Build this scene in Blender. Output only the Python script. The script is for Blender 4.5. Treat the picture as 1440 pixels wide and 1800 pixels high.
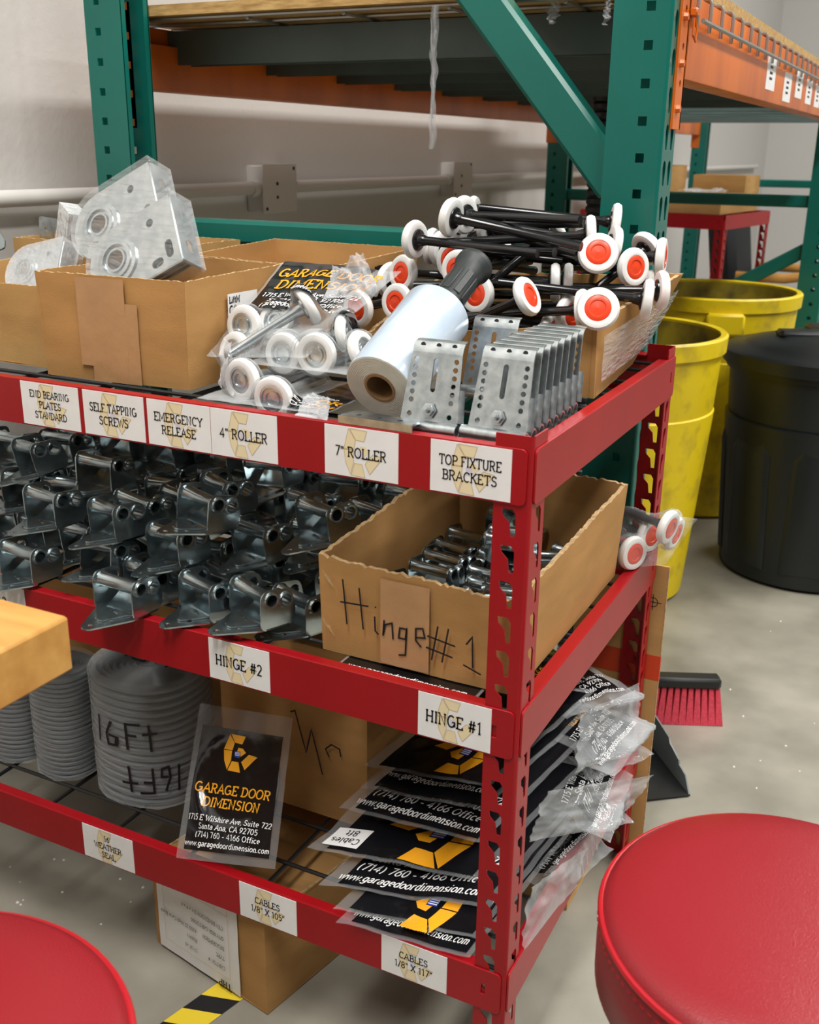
import bpy, bmesh, math, random
from mathutils import Vector, Matrix, Quaternion, noise
for o in list(bpy.data.objects): bpy.data.objects.remove(o)
scene = bpy.context.scene
COL = scene.collection
R = math.radians
V = Vector
random.seed(7)

# ------------------------------------------------------------------ camera
CAM = V((0.34844, -0.97863, 1.18788)); FPX = 1844.41
YAW, PIT, ROL = -0.463475, 0.332068, 0.012942
FW = V((math.sin(YAW)*math.cos(PIT), math.cos(YAW)*math.cos(PIT), -math.sin(PIT)))
_r = V((math.cos(YAW), -math.sin(YAW), 0)); _u = _r.cross(FW)
RT = _r*math.cos(ROL)+_u*math.sin(ROL); UP = -_r*math.sin(ROL)+_u*math.cos(ROL)
cd = bpy.data.cameras.new('camera'); cam = bpy.data.objects.new('camera', cd); COL.objects.link(cam)
cam.matrix_world = Matrix(((RT.x, UP.x, -FW.x, CAM.x), (RT.y, UP.y, -FW.y, CAM.y), (RT.z, UP.z, -FW.z, CAM.z), (0, 0, 0, 1)))
cd.sensor_width = 36; cd.lens = FPX/1800*36; cd.clip_start = .02; cd.clip_end = 60
cd.dof.use_dof = True; cd.dof.focus_distance = 1.42; cd.dof.aperture_fstop = 9
scene.camera = cam
def at(px, py, ax, val):
    """the point of the place seen at a photo pixel, at a known coordinate along one axis (0 x, 1 y, 2 z)"""
    d = FW+RT*((px-720)/FPX)+UP*((900-py)/FPX)
    return CAM+d*((val-CAM[ax])/d[ax])

# ------------------------------------------------------------------ world, lights, exposure
w = bpy.data.worlds.new('hall'); scene.world = w; w.use_nodes = True
w.node_tree.nodes['Background'].inputs[0].default_value = (.98, .97, .95, 1)
w.node_tree.nodes['Background'].inputs[1].default_value = .08
def strip(x, y, z, sx, sy, e):
    l = bpy.data.lights.new('ceiling_tube_light', 'AREA'); l.shape = 'RECTANGLE'; l.size = sx; l.size_y = sy; l.energy = e
    l.color = (1, .97, .92)
    o = bpy.data.objects.new('ceiling_tube_light', l); COL.objects.link(o); o.location = (x, y, z)
strip(.05, -1.7, 4.6, .5, 2.6, 125)
strip(1.9, -.6, 4.6, .5, 2.6, 110)
strip(1.9, 2.6, 4.6, .5, 2.6, 110)
strip(1.9, 6.0, 4.6, .5, 2.6, 110)
strip(4.6, 1.2, 4.6, .5, 2.6, 90)
scene.view_settings.view_transform = 'Standard'; scene.view_settings.look = 'None'
scene.view_settings.gamma = 1; scene.view_settings.use_curve_mapping = False
scene.view_settings.exposure = 0.4

# ------------------------------------------------------------------ materials
def mat(name, col, rough=.5, metal=0, var=0, vscale=20, bump=0, bscale=200, spec=.5, col2=None, stretch=None, coat=0, ramp=(.35, .65), detail=4):
    m = bpy.data.materials.new(name); m.use_nodes = True; nt = m.node_tree; b = nt.nodes['Principled BSDF']
    b.inputs['Base Color'].default_value = (*col, 1); b.inputs['Roughness'].default_value = rough
    b.inputs['Metallic'].default_value = metal; b.inputs['Specular IOR Level'].default_value = spec
    if coat: b.inputs['Coat Weight'].default_value = coat; b.inputs['Coat Roughness'].default_value = .15
    if var or col2 or bump:
        tc = nt.nodes.new('ShaderNodeTexCoord'); mp = nt.nodes.new('ShaderNodeMapping')
        nt.links.new(tc.outputs['Object'], mp.inputs[0])
        if stretch: mp.inputs['Scale'].default_value = stretch
    if var or col2:
        n = nt.nodes.new('ShaderNodeTexNoise'); n.inputs['Scale'].default_value = vscale; n.inputs['Detail'].default_value = detail
        nt.links.new(mp.outputs[0], n.inputs[0])
        rp = nt.nodes.new('ShaderNodeValToRGB'); nt.links.new(n.outputs[0], rp.inputs[0])
        c2 = col2 or tuple(c*(1-var) for c in col)
        rp.color_ramp.elements[0].color = (*c2, 1); rp.color_ramp.elements[1].color = (*col, 1)
        rp.color_ramp.elements[0].position = ramp[0]; rp.color_ramp.elements[1].position = ramp[1]
        nt.links.new(rp.outputs[0], b.inputs['Base Color'])
    if bump:
        n = nt.nodes.new('ShaderNodeTexNoise'); n.inputs['Scale'].default_value = bscale; n.inputs['Detail'].default_value = 3
        nt.links.new(mp.outputs[0], n.inputs[0])
        bp = nt.nodes.new('ShaderNodeBump'); bp.inputs['Strength'].default_value = bump; bp.inputs['Distance'].default_value = .002
        nt.links.new(n.outputs[0], bp.inputs['Height']); nt.links.new(bp.outputs[0], b.inputs['Normal'])
    return m
def film(name, col, fac, rough=.12, bump=.5, bscale=60, stretch=None):
    """clear plastic film: part see-through, part glossy"""
    m = bpy.data.materials.new(name); m.use_nodes = True; nt = m.node_tree; b = nt.nodes['Principled BSDF']
    b.inputs['Base Color'].default_value = (*col, 1); b.inputs['Roughness'].default_value = rough
    tr = nt.nodes.new('ShaderNodeBsdfTransparent'); mx = nt.nodes.new('ShaderNodeMixShader')
    tc = nt.nodes.new('ShaderNodeTexCoord'); n = nt.nodes.new('ShaderNodeTexNoise'); n.inputs['Scale'].default_value = bscale
    mp = nt.nodes.new('ShaderNodeMapping'); nt.links.new(tc.outputs['Object'], mp.inputs[0]); nt.links.new(mp.outputs[0], n.inputs[0])
    if stretch: mp.inputs['Scale'].default_value = stretch
    bp = nt.nodes.new('ShaderNodeBump'); bp.inputs['Strength'].default_value = bump; bp.inputs['Distance'].default_value = .004
    nt.links.new(n.outputs[0], bp.inputs['Height']); nt.links.new(bp.outputs[0], b.inputs['Normal'])
    lw = nt.nodes.new('ShaderNodeLayerWeight'); lw.inputs[0].default_value = .5
    pw = nt.nodes.new('ShaderNodeMath'); pw.operation = 'POWER'; pw.inputs[1].default_value = 3; nt.links.new(lw.outputs['Facing'], pw.inputs[0])
    fr = nt.nodes.new('ShaderNodeMath'); fr.operation = 'MULTIPLY'; fr.inputs[1].default_value = .6; nt.links.new(pw.outputs[0], fr.inputs[0])
    ad = nt.nodes.new('ShaderNodeMath'); ad.operation = 'ADD'; ad.use_clamp = True; ad.inputs[1].default_value = fac
    nt.links.new(fr.outputs[0], ad.inputs[0]); nt.links.new(ad.outputs[0], mx.inputs[0])
    nt.links.new(tr.outputs[0], mx.inputs[1]); nt.links.new(b.outputs[0], mx.inputs[2])
    nt.links.new(mx.outputs[0], nt.nodes['Material Output'].inputs[0])
    return m
M = {}
M['red'] = mat('red_powder_coat', (.36, .004, .009), .36, var=.12, vscale=6, spec=.4)
M['zinc'] = mat('galvanised_steel', (.62, .66, .67), .3, .95, col2=(.42, .46, .48), vscale=70, bump=.05)
M['zinc2'] = mat('bright_zinc_plate', (.68, .72, .74), .24, .95, col2=(.5, .55, .57), vscale=50)
M['hinge'] = mat('blued_zinc_hinge_steel', (.50, .57, .59), .23, .97, col2=(.36, .43, .45), vscale=40)
M['card'] = mat('kraft_cardboard', (.50, .275, .10), .8, var=.16, vscale=9, bump=.12, bscale=300, spec=.15, stretch=(1, 1, 3))
M['card2'] = mat('light_kraft_cardboard', (.56, .34, .13), .8, var=.14, vscale=9, bump=.12, bscale=300, spec=.15, stretch=(1, 1, 3))
M['cardedge'] = mat('torn_corrugated_edge', (.60, .40, .20), .9, var=.4, vscale=140)
M['tape'] = mat('brown_packing_tape', (.50, .28, .13), .28, var=.12, vscale=25, bump=.35, bscale=45, spec=.5)
M['whitewheel'] = mat('white_nylon', (.85, .85, .83), .28)
M['redhub'] = mat('red_plastic_hub', (.80, .06, .015), .35)
M['blackst'] = mat('black_painted_steel', (.008, .008, .009), .22, spec=.6)
M['blackpl'] = mat('black_matte_plastic', (.012, .013, .014), .45)
M['grip'] = mat('charcoal_rubber_grip', (.025, .030, .031), .5)
M['wire'] = mat('black_wire', (.008, .008, .009), .4)
M['green'] = mat('green_rack_enamel', (.003, .150, .118), .30, var=.15, vscale=4, spec=.5)
M['greyg'] = mat('grey_green_crossbar', (.10, .15, .145), .5, var=.2, vscale=8)
M['orange'] = mat('orange_rack_enamel', (.75, .17, .012), .35, col2=(.48, .095, .01), vscale=7, stretch=(1, 1, .25), ramp=(.3, .6))
M['osb'] = mat('pressed_board', (.62, .42, .16), .75, col2=(.34, .19, .06), vscale=26, stretch=(1, 6, 6), ramp=(.3, .7))
M['galvwire'] = mat('galvanised_wire', (.36, .36, .34), .4, .7)
M['wall'] = mat('white_wall_paint', (.66, .645, .62), .6, bump=.45, bscale=70, spec=.3)
M['pipe'] = mat('painted_conduit', (.74, .72, .69), .45)
M['floor'] = mat('sealed_concrete', (.36, .34, .285), .40, col2=(.19, .18, .145), vscale=4.2, bump=.12, bscale=40, ramp=(.30, .68), detail=11)
M['speck'] = mat('pale_grit', (.75, .74, .7), .8)
M['yellow'] = mat('yellow_bin_plastic', (.80, .60, .005), .45, col2=(.50, .36, .02), vscale=14, ramp=(.28, .5), bump=.15, bscale=40)
M['dirty'] = mat('dirty_bin_inside', (.42, .32, .02), .6, col2=(.10, .08, .02), vscale=11, ramp=(.3, .6))
M['bin'] = mat('black_bin_plastic', (.006, .009, .010), .40, bump=.1, bscale=60)
M['vinyl'] = mat('red_vinyl', (.25, .011, .017), .33, bump=.22, bscale=650, spec=.45)
M['vinylpipe'] = mat('red_vinyl_piping', (.40, .008, .016), .38)
M['chrome'] = mat('chrome_tube', (.75, .75, .75), .12, 1)
M['paper'] = mat('white_paper', (.87, .87, .87), .55, var=.05, vscale=30)
M['ink'] = mat('black_ink', (.006, .006, .008), .5)
M['pale'] = mat('pale_gold_print', (.84, .72, .46), .55)
M['paleline'] = mat('pale_gold_outline', (.62, .47, .27), .55)
M['palegrey'] = mat('pale_grey_print', (.66, .64, .72), .55)
M['gold'] = mat('gold_print', (.88, .38, .012), .35)
M['white'] = mat('white_print', (.86, .86, .86), .4)
M['blue'] = mat('blue_print', (.02, .05, .45), .4)
M['print'] = mat('black_bag_print', (.006, .006, .008), .16, bump=.35, bscale=26, spec=.6)
M['film'] = film('clear_poly_film', (.60, .63, .65), .10, .08)
M['filmm'] = film('milky_poly_film', (.70, .72, .75), .22, bscale=40)
M['wrap'] = film('stretch_wrap', (.75, .79, .81), .15, .09, 1.0, 34, (1, 1, 5))
M['foil'] = film('crinkled_wrap', (.80, .83, .85), .42, .08, 1.0, 60)
M['roll'] = mat('stretch_film_roll', (.54, .63, .72), .2, col2=(.44, .54, .66), vscale=24, stretch=(1, 1, .5), coat=.4)
M['rollend'] = mat('stretch_film_roll_end', (.70, .69, .60), .35, var=.1, vscale=60)
M['core'] = mat('cardboard_core', (.30, .17, .07), .8)
M['seal'] = mat('grey_weather_seal', (.15, .175, .185), .32, bump=.2, bscale=90)
M['maple'] = mat('varnished_maple', (.60, .33, .085), .36, col2=(.46, .22, .045), vscale=7, stretch=(1.2, 6, 6), ramp=(.3, .7))
M['mapleedge'] = mat('pale_maple_edge', (.80, .56, .24), .4)
M['bristle'] = mat('pink_bristle', (.75, .06, .10), .6, var=.3, vscale=200)
M['grey'] = mat('grey_plastic', (.20, .215, .22), .45)
M['tapeY'] = mat('yellow_floor_tape', (.80, .60, .03), .5)
M['cushion'] = mat('black_cushion', (.010, .013, .016), .8, bump=.2)
M['rope'] = mat('steel_cable', (.55, .58, .6), .35, .6)
M['redband'] = mat('red_tape_band', (.62, .06, .015), .5)

# ------------------------------------------------------------------ mesh helpers
class MB:
    def __init__(s): s.v = []; s.f = []; s.m = []; s.mats = []
    def mi(s, m):
        m = M[m] if isinstance(m, str) else m
        if m not in s.mats: s.mats.append(m)
        return s.mats.index(m)
    def add(s, vs, fs, m, X=None):
        k = len(s.v); i = s.mi(m)
        s.v += [tuple(X @ V(p)) for p in vs] if X is not None else [tuple(p) for p in vs]
        for f in fs: s.f.append([a+k for a in f]); s.m.append(i)
    def box(s, a, b, m, X=None, bev=0):
        x0, y0, z0 = a; x1, y1, z1 = b
        if bev:
            c = bev; prof = [(x0+c, y0), (x1-c, y0), (x1, y0+c), (x1, y1-c), (x1-c, y1), (x0+c, y1), (x0, y1-c), (x0, y0+c)]
            pi = [(min(max(x, x0+c), x1-c), min(max(y, y0+c), y1-c)) for x, y in prof]
            L = [[(x, y, z0) for x, y in pi], [(x, y, z0+c) for x, y in prof], [(x, y, z1-c) for x, y in prof], [(x, y, z1) for x, y in pi]]
            return s.loft(L, m, X, caps=True)
        s.add([(x0, y0, z0), (x1, y0, z0), (x1, y1, z0), (x0, y1, z0), (x0, y0, z1), (x1, y0, z1), (x1, y1, z1), (x0, y1, z1)],
              [(3, 2, 1, 0), (4, 5, 6, 7), (0, 1, 5, 4), (1, 2, 6, 5), (2, 3, 7, 6), (3, 0, 4, 7)], m, X)
    def loft(s, rings, m, X=None, caps=False, closed=True, loop=False):
        n = len(rings[0]); vs = [p for r in rings for p in r]; fs = []
        for j in range(len(rings)-(0 if loop else 1)):
            j2 = (j+1) % len(rings)
            for i in range(n if closed else n-1):
                a, b = j*n+i, j*n+(i+1) % n; fs.append((a, b, j2*n+(i+1) % n, j2*n+i))
        if caps: fs.append(list(range(n-1, -1, -1))); fs.append([(len(rings)-1)*n+i for i in range(n)])
        s.add(vs, fs, m, X)
    def lathe(s, prof, m, X=None, n=28, caps=False):
        s.loft([[(r*math.cos(2*math.pi*i/n), r*math.sin(2*math.pi*i/n), z) for i in range(n)] for r, z in prof], m, X, caps)
    def tube(s, pts, r, m, n=8, X=None, caps=True, loop=False):
        pts = [V(p) for p in pts]; rings = []; N = len(pts)
        up = None
        for i, p in enumerate(pts):
            d = (pts[(i+1) % N]-pts[i-1]) if loop else pts[min(i+1, N-1)]-pts[max(i-1, 0)]
            d.normalize()
            if up is None: up = d.orthogonal().normalized()
            up = (up-d*up.dot(d)).normalized(); e = d.cross(up)
            rr = r[i] if isinstance(r, (list, tuple)) else r
            rings.append([p+(up*math.cos(2*math.pi*k/n)+e*math.sin(2*math.pi*k/n))*rr for k in range(n)])
        s.loft(rings, m, X, caps and not loop, loop=loop)
    def grid(s, fn, nu, nv, m, u0=0, u1=1, v0=0, v1=1, flip=False):
        vs = [fn(u0+(u1-u0)*i/nu, v0+(v1-v0)*j/nv) for j in range(nv+1) for i in range(nu+1)]
        fs = []
        for j in range(nv):
            for i in range(nu):
                a = j*(nu+1)+i; q = (a, a+1, a+nu+2, a+nu+1); fs.append(q[::-1] if flip else q)
        s.add(vs, fs, m)
    def poly(s, pts, m, fn, sub=0):
        c = [sum(p[0] for p in pts)/len(pts), sum(p[1] for p in pts)/len(pts)]
        tr = [(pts[i], pts[(i+1) % len(pts)], c) for i in range(len(pts))]
        for _ in range(sub):
            nt = []
            for a, b, d in tr:
                h = lambda p, q: ((p[0]+q[0])/2, (p[1]+q[1])/2)
                ab, bd, da = h(a, b), h(b, d), h(d, a); nt += [(a, ab, da), (ab, b, bd), (da, bd, d), (ab, bd, da)]
            tr = nt
        for t in tr: s.add([fn(*p) for p in t], [(0, 1, 2)], m)
    def build(s, name, parent=None, smooth=40, loc=None):
        me = bpy.data.meshes.new(name); me.from_pydata(s.v, [], s.f); me.update()
        for m in s.mats: me.materials.append(m)
        me.polygons.foreach_set('material_index', s.m)
        if smooth:
            me.polygons.foreach_set('use_smooth', [True]*len(me.polygons)); me.set_sharp_from_angle(angle=R(smooth))
        o = bpy.data.objects.new(name, me); COL.objects.link(o)
        if loc is not None: o.location = loc
        if parent: o.parent = parent
        return o
def plate2(outline, holes, t, bev=0):
    """flat plate with holes, local z from 0 to t: returns (verts, faces)"""
    c = bpy.data.curves.new('p', 'CURVE'); c.dimensions = '2D'; c.fill_mode = 'BOTH'; c.extrude = t/2; c.bevel_depth = bev; c.bevel_resolution = 0
    for pl in [outline]+holes:
        sp = c.splines.new('POLY'); sp.points.add(len(pl)-1); sp.use_cyclic_u = True
        for q, p in zip(sp.points, pl): q.co = (p[0], p[1], 0, 1)
    o = bpy.data.objects.new('p', c); me = bpy.data.meshes.new_from_object(o)
    vs = [(v.co.x, v.co.y, v.co.z+t/2) for v in me.vertices]; fs = [tuple(p.vertices) for p in me.polygons]
    bpy.data.objects.remove(o); bpy.data.curves.remove(c); bpy.data.meshes.remove(me)
    return vs, fs
def circ(x, y, r, n=12): return [(x+r*math.cos(2*math.pi*i/n), y+r*math.sin(2*math.pi*i/n)) for i in range(n)]
def slot(x0, y0, x1, y1, r, n=6):
    a = math.atan2(y1-y0, x1-x0); o = []
    for k in range(n+1): t = a-math.pi/2+math.pi*k/n; o.append((x1+r*math.cos(t), y1+r*math.sin(t)))
    for k in range(n+1): t = a+math.pi/2+math.pi*k/n; o.append((x0+r*math.cos(t), y0+r*math.sin(t)))
    return o
def rrect(x0, y0, x1, y1, r, n=4):
    o = []
    for cx, cy, a in ((x1-r, y0+r, -90), (x1-r, y1-r, 0), (x0+r, y1-r, 90), (x0+r, y0+r, 180)):
        for k in range(n+1): t = R(a+90*k/n); o.append((cx+r*math.cos(t), cy+r*math.sin(t)))
    return o
def rnd(pts, r, n=4):
    """round the corners of a polygon"""
    o = []; N = len(pts)
    for i in range(N):
        p, a, b = V(pts[i]), V(pts[i-1]), V(pts[(i+1) % N]); rr = min(r, (a-p).length*.45, (b-p).length*.45)
        p0 = p+(a-p).normalized()*rr; p1 = p+(b-p).normalized()*rr
        for k in range(n+1): t = k/n; q = p0*(1-t)**2+p*2*t*(1-t)+p1*t*t; o.append((q.x, q.y))
    return o
def frame(o, ex, ey):
    """matrix with local x along ex, y along ey"""
    ex = V(ex).normalized(); ez = ex.cross(V(ey)).normalized(); ey = ez.cross(ex); o = V(o)
    return Matrix(((ex.x, ey.x, ez.x, o.x), (ex.y, ey.y, ez.y, o.y), (ex.z, ey.z, ez.z, o.z), (0, 0, 0, 1)))
def tag(o, label=None, cat=None, group=None, kind=None):
    for k, v in (('label', label), ('category', cat), ('group', group), ('kind', kind)):
        if v: o[k] = v
    return o
def empty(name, loc=(0, 0, 0), label=None, cat=None, group=None, kind=None):
    o = bpy.data.objects.new(name, None); COL.objects.link(o); o.location = loc; o.empty_display_size = .02
    return tag(o, label, cat, group, kind)
def dup(o, parent=None):
    c = o.copy(); COL.objects.link(c); c.parent = parent
    for ch in o.children: dup(ch, c)
    return c
def local(o, *objs):
    """parts were modelled in world coordinates: keep them there under a root that stands elsewhere"""
    inv = Matrix.Translation(o.location).inverted()
    for c in objs: c.matrix_parent_inverse = inv

from mathutils.bvhtree import BVHTree
def bvh_of(objs):
    bpy.context.view_layer.update(); vs = []; fs = []
    def go(o):
        if o.type == 'MESH':
            k = len(vs); vs.extend(o.matrix_world @ v.co for v in o.data.vertices); fs.extend([i+k for i in p.vertices] for p in o.data.polygons)
        for c in o.children: go(c)
    for o in objs: go(o)
    return BVHTree.FromPolygons(vs, fs) if fs else None
def drape(c, d, under, own, bulge, seed, wr, nu=48, nv=56, cap=.06, taut=10, thin=.0010, over=()):
    """two film sheets over the quad c, heights along d: above the things under them, round the things they hold"""
    c = [V(p) for p in c]; d = V(d).normalized(); U = bvh_of(under) if under else None; O = bvh_of(own) if own else None; T = bvh_of(over) if over else None
    P = lambda u, v: c[0].lerp(c[1], u).lerp(c[3].lerp(c[2], u), v)
    hb = [[0]*(nu+1) for _ in range(nv+1)]; hf = [[0]*(nu+1) for _ in range(nv+1)]; ob = [[-9]*(nu+1) for _ in range(nv+1)]
    of = [[-9]*(nu+1) for _ in range(nv+1)]; ow = [[9]*(nu+1) for _ in range(nv+1)]
    for j in range(nv+1):
        for i in range(nu+1):
            u, v = i/nu, j/nv; p = P(u, v); e = (math.sin(math.pi*u)*math.sin(math.pi*v))**.45
            w_ = wr*(noise.noise(V((u*3.1, v*3.7, seed)))+.55*noise.noise(V((u*8, v*9, seed+4))))
            hf[j][i] = bulge*e+w_; hb[j][i] = -bulge*e+w_
            if U:
                q = p+d*cap; h = U.ray_cast(q, -d, cap+.06)
                if h[0] is not None: ob[j][i] = cap-h[3]+.0012
            if O:
                h = O.ray_cast(p+d*.3, -d, .6)
                if h[0] is not None: of[j][i] = .3-h[3]+.0015
                h = O.ray_cast(p-d*.3, d, .6)
                if h[0] is not None: ow[j][i] = h[3]-.3-.0015
    def nb(A, j, i, fn): return fn(A[y][x] for y in range(max(0, j-1), min(nv, j+1)+1) for x in range(max(0, i-1), min(nu, i+1)+1))
    ob2 = [[nb(ob, j, i, max) for i in range(nu+1)] for j in range(nv+1)]
    for j in range(nv+1):
        for i in range(nu+1):
            hb[j][i] = max(min(hb[j][i], nb(ow, j, i, min)), ob2[j][i])
            hf[j][i] = max(hf[j][i], nb(of, j, i, max), hb[j][i]+thin)
    for _ in range(taut):                                     # film pulls taut between the lumps
        hf = [[max(hf[j][i], (hf[j-1][i]+hf[j+1][i]+hf[j][i-1]+hf[j][i+1])/4) if 0 < i < nu and 0 < j < nv else hf[j][i] for i in range(nu+1)] for j in range(nv+1)]
    if T:                                                     # and stays below what lies on top
        lim = [[9]*(nu+1) for _ in range(nv+1)]
        for j in range(nv+1):
            for i in range(nu+1):
                h = T.ray_cast(P(i/nu, j/nv)+d*hb[j][i], d, .3)
                if h[0] is not None: lim[j][i] = hb[j][i]+h[3]-.0014
        hf = [[max(hb[j][i]+.0003, min(hf[j][i], nb(lim, j, i, min))) for i in range(nu+1)] for j in range(nv+1)]
    def f(u, v, side=1, off=0):
        A = hf if side > 0 else hb; x, y = min(max(u, 0), 1)*nu, min(max(v, 0), 1)*nv; i, j = min(int(x), nu-1), min(int(y), nv-1); a, b = x-i, y-j
        h = (A[j][i]*(1-a)+A[j][i+1]*a)*(1-b)+(A[j+1][i]*(1-a)+A[j+1][i+1]*a)*b
        return P(u, v)+d*(h+side*off)
    return f

# ------------------------------------------------------------------ lettering (own slab-serif stroke font)
GL = {
'A': (.74, '.04,0 .37,1 .70,0|.15,.34 .59,.34', '.04,0;.70,0'), 'B': (.66, '.12,0 .12,1 .35,1 @.35,.76,.2,.24,90,-90 .12,.52|.35,.52 @.37,.26,.24,.26,90,-90 .12,0', '.08,0;.08,1'),
'C': (.70, '@.38,.5,.32,.5,50,310|.6,.98 .6,.8', ''), 'D': (.76, '.12,0 .12,1 .32,1 @.32,.5,.36,.5,90,-90 .12,0', '.08,0;.08,1'),
'E': (.64, '.12,0 .12,1|.12,1 .55,1 .55,.82|.12,.5 .44,.5|.12,0 .57,0 .57,.18', '.08,0;.08,1'), 'F': (.6, '.12,0 .12,1|.12,1 .55,1 .55,.82|.12,.5 .42,.5', '.12,0;.08,1'),
'G': (.78, '@.38,.5,.33,.5,50,335|.44,.45 .74,.45|.69,.45 .69,.06', ''), 'H': (.76, '.12,0 .12,1|.62,0 .62,1|.12,.5 .62,.5', '.12,0;.12,1;.62,0;.62,1'),
'I': (.32, '.15,0 .15,1', '.15,0;.15,1'), 'K': (.72, '.12,0 .12,1|.6,1 .14,.45|.28,.6 .64,0', '.12,0;.12,1;.6,1;.64,0'), 'L': (.6, '.12,1 .12,0 .56,0 .56,.2', '.12,1;.08,0'),
'M': (.92, '.12,0 .12,1 .45,.25 .78,1 .78,0', '.12,0;.78,0;.06,1;.84,1'), 'N': (.76, '.12,0 .12,1 .6,0 .6,1', '.12,0;.06,1;.6,1'), 'O': (.78, '@.38,.5,.34,.5,0,360', ''),
'P': (.64, '.12,0 .12,1 .36,1 @.36,.73,.23,.27,90,-90 .12,.46', '.12,0;.08,1'), 'R': (.72, '.12,0 .12,1 .36,1 @.36,.75,.22,.25,90,-90 .12,.5|.34,.5 .60,0 .68,0', '.12,0;.08,1'),
'S': (.62, '.5,.98 .5,.82|@.3,.76,.21,.24,40,270 @.3,.26,.24,.26,90,-140|.08,.02 .08,.2', ''), 'T': (.7, '.35,0 .35,1|.06,.82 .06,1 .64,1 .64,.82', '.35,0'),
'U': (.74, '.12,1 .12,.3 @.37,.3,.25,.3,180,360 .62,1', '.12,1;.62,1'), 'W': (.92, '.03,1 .25,0 .46,.85 .67,0 .89,1', '.03,1;.89,1'), 'X': (.68, '.06,0 .6,1|.06,1 .6,0', '.06,0;.6,1;.06,1;.6,0'),
'Y': (.72, '.05,1 .36,.48 .67,1|.36,.48 .36,0', '.05,1;.67,1;.36,0'), 'Q': (.78, '@.38,.5,.34,.5,0,360|.44,.2 .7,-.08', ''), 'Z': (.62, '.08,.82 .08,1 .54,1 .06,0 .56,0 .56,.18', ''), 'x': (.5, '.05,0 .45,.64|.05,.64 .45,0', ''), 'k': (.54, '.1,0 .1,1|.44,.64 .12,.28|.22,.36 .48,0', ''), '0': (.58, '@.29,.5,.23,.5,0,360', ''), '1': (.46, '.08,.84 .26,1 .26,0', '.26,0'), '2': (.58, '@.28,.73,.21,.27,160,-35 .07,0 .52,0', ''),
'3': (.56, '@.27,.76,.2,.24,150,-90|.27,.52 @.27,.26,.23,.26,90,-150', ''), '4': (.62, '.42,0 .42,1 .04,.3 .58,.3', ''), '5': (.56, '.48,1 .13,1 .11,.55 @.27,.32,.23,.32,125,-140', ''),
'6': (.58, '@.29,.3,.22,.3,0,360|.48,1 .14,.62 .07,.3', ''), '7': (.56, '.06,1 .52,1 .2,0', ''), '8': (.58, '@.28,.75,.19,.25,0,360|@.28,.25,.23,.25,0,360', ''), '9': (.58, '@.29,.7,.22,.3,0,360|.1,0 .44,.4 .51,.7', ''),
'a': (.52, '.43,0 .43,.45 @.26,.45,.17,.2,0,150|@.24,.18,.19,.19,0,360', ''), 'c': (.5, '@.28,.33,.22,.33,50,310', ''), 'd': (.56, '@.26,.33,.2,.33,0,360|.46,0 .46,1', ''), 'e': (.54, '.07,.36 .48,.36 @.28,.35,.21,.31,0,300', ''),
'f': (.38, '.18,0 .18,.8 @.32,.8,.14,.18,180,60|.04,.64 .36,.64', '.18,0'), 'g': (.56, '@.26,.36,.2,.3,0,360|.46,.66 .46,-.1 @.26,-.1,.2,.18,0,-150', ''), 'h': (.58, '.12,0 .12,1|@.29,.42,.17,.23,180,0 .46,0', '.12,0;.46,0'),
'i': (.28, '.14,0 .14,.64|.14,.84 .14,.95', '.14,0'), 'l': (.28, '.14,0 .14,1', '.14,0'), 'm': (.84, '.12,0 .12,.64|@.27,.45,.15,.2,180,0 .42,0|@.57,.45,.15,.2,180,0 .72,0', '.12,0'), 'n': (.58, '.12,0 .12,.64|@.29,.43,.17,.22,180,0 .46,0', '.12,0;.46,0'),
'o': (.54, '@.27,.33,.22,.33,0,360', ''), 'p': (.56, '.1,-.3 .1,.64|@.3,.33,.2,.33,0,360', ''), 'r': (.44, '.12,0 .12,.64|@.3,.4,.18,.24,180,60', '.12,0'), 's': (.42, '@.22,.49,.15,.16,40,270 @.22,.17,.17,.17,90,-140', ''), 't': (.4, '.18,.9 .18,.15 @.3,.15,.12,.15,180,300|.03,.64 .36,.64', ''),
'u': (.56, '.12,.64 .12,.2 @.28,.2,.16,.2,180,360 .44,.64|.44,.3 .44,0', ''), 'v': (.5, '.04,.64 .25,0 .46,.64', ''), 'w': (.72, '.03,.64 .2,0 .36,.6 .52,0 .69,.64', ''), 'b': (.56, '.1,0 .1,1|@.3,.33,.2,.33,0,360', ''), 'y': (.5, '.04,.64 .25,.02|.46,.64 .14,-.3', ''),
'.': (.22, '.1,0 .1,.1', ''), ',': (.22, '.12,.08 .06,-.15', ''), '-': (.42, '.06,.36 .36,.36', ''), '(': (.34, '@.4,.4,.3,.65,125,235', ''), ')': (.34, '@-.06,.4,.3,.65,55,-55', ''), '/': (.42, '.02,-.1 .4,1.05', ''),
'#': (.74, '.2,0 .3,1|.45,0 .55,1|.05,.35 .65,.35|.1,.68 .7,.68', ''), '"': (.4, '.1,1 .1,.72|.28,1 .28,.72', ''), "'": (.2, '.1,1 .1,.72', ''), ' ': (.3, '', '')}
def gstrokes(ch):
    wd, st, sf = GL[ch]; out = []
    for part in st.split('|') if st else []:
        pl = []
        for tk in part.split():
            if tk[0] == '@':
                cx, cy, rx, ry, a0, a1 = map(float, tk[1:].split(',')); n = max(4, int(abs(a1-a0)/30))
                pl += [(cx+rx*math.cos(R(a0+(a1-a0)*k/n)), cy+ry*math.sin(R(a0+(a1-a0)*k/n))) for k in range(n+1)]
            else: pl.append(tuple(map(float, tk.split(','))))
        out.append(pl)
    for s in sf.split(';') if sf else []:
        x, y = map(float, s.split(',')); out.append([(x-.11, y+(.03 if y < .5 else -.03)), (x+.11, y+(.03 if y < .5 else -.03))])
    return wd, out
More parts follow.
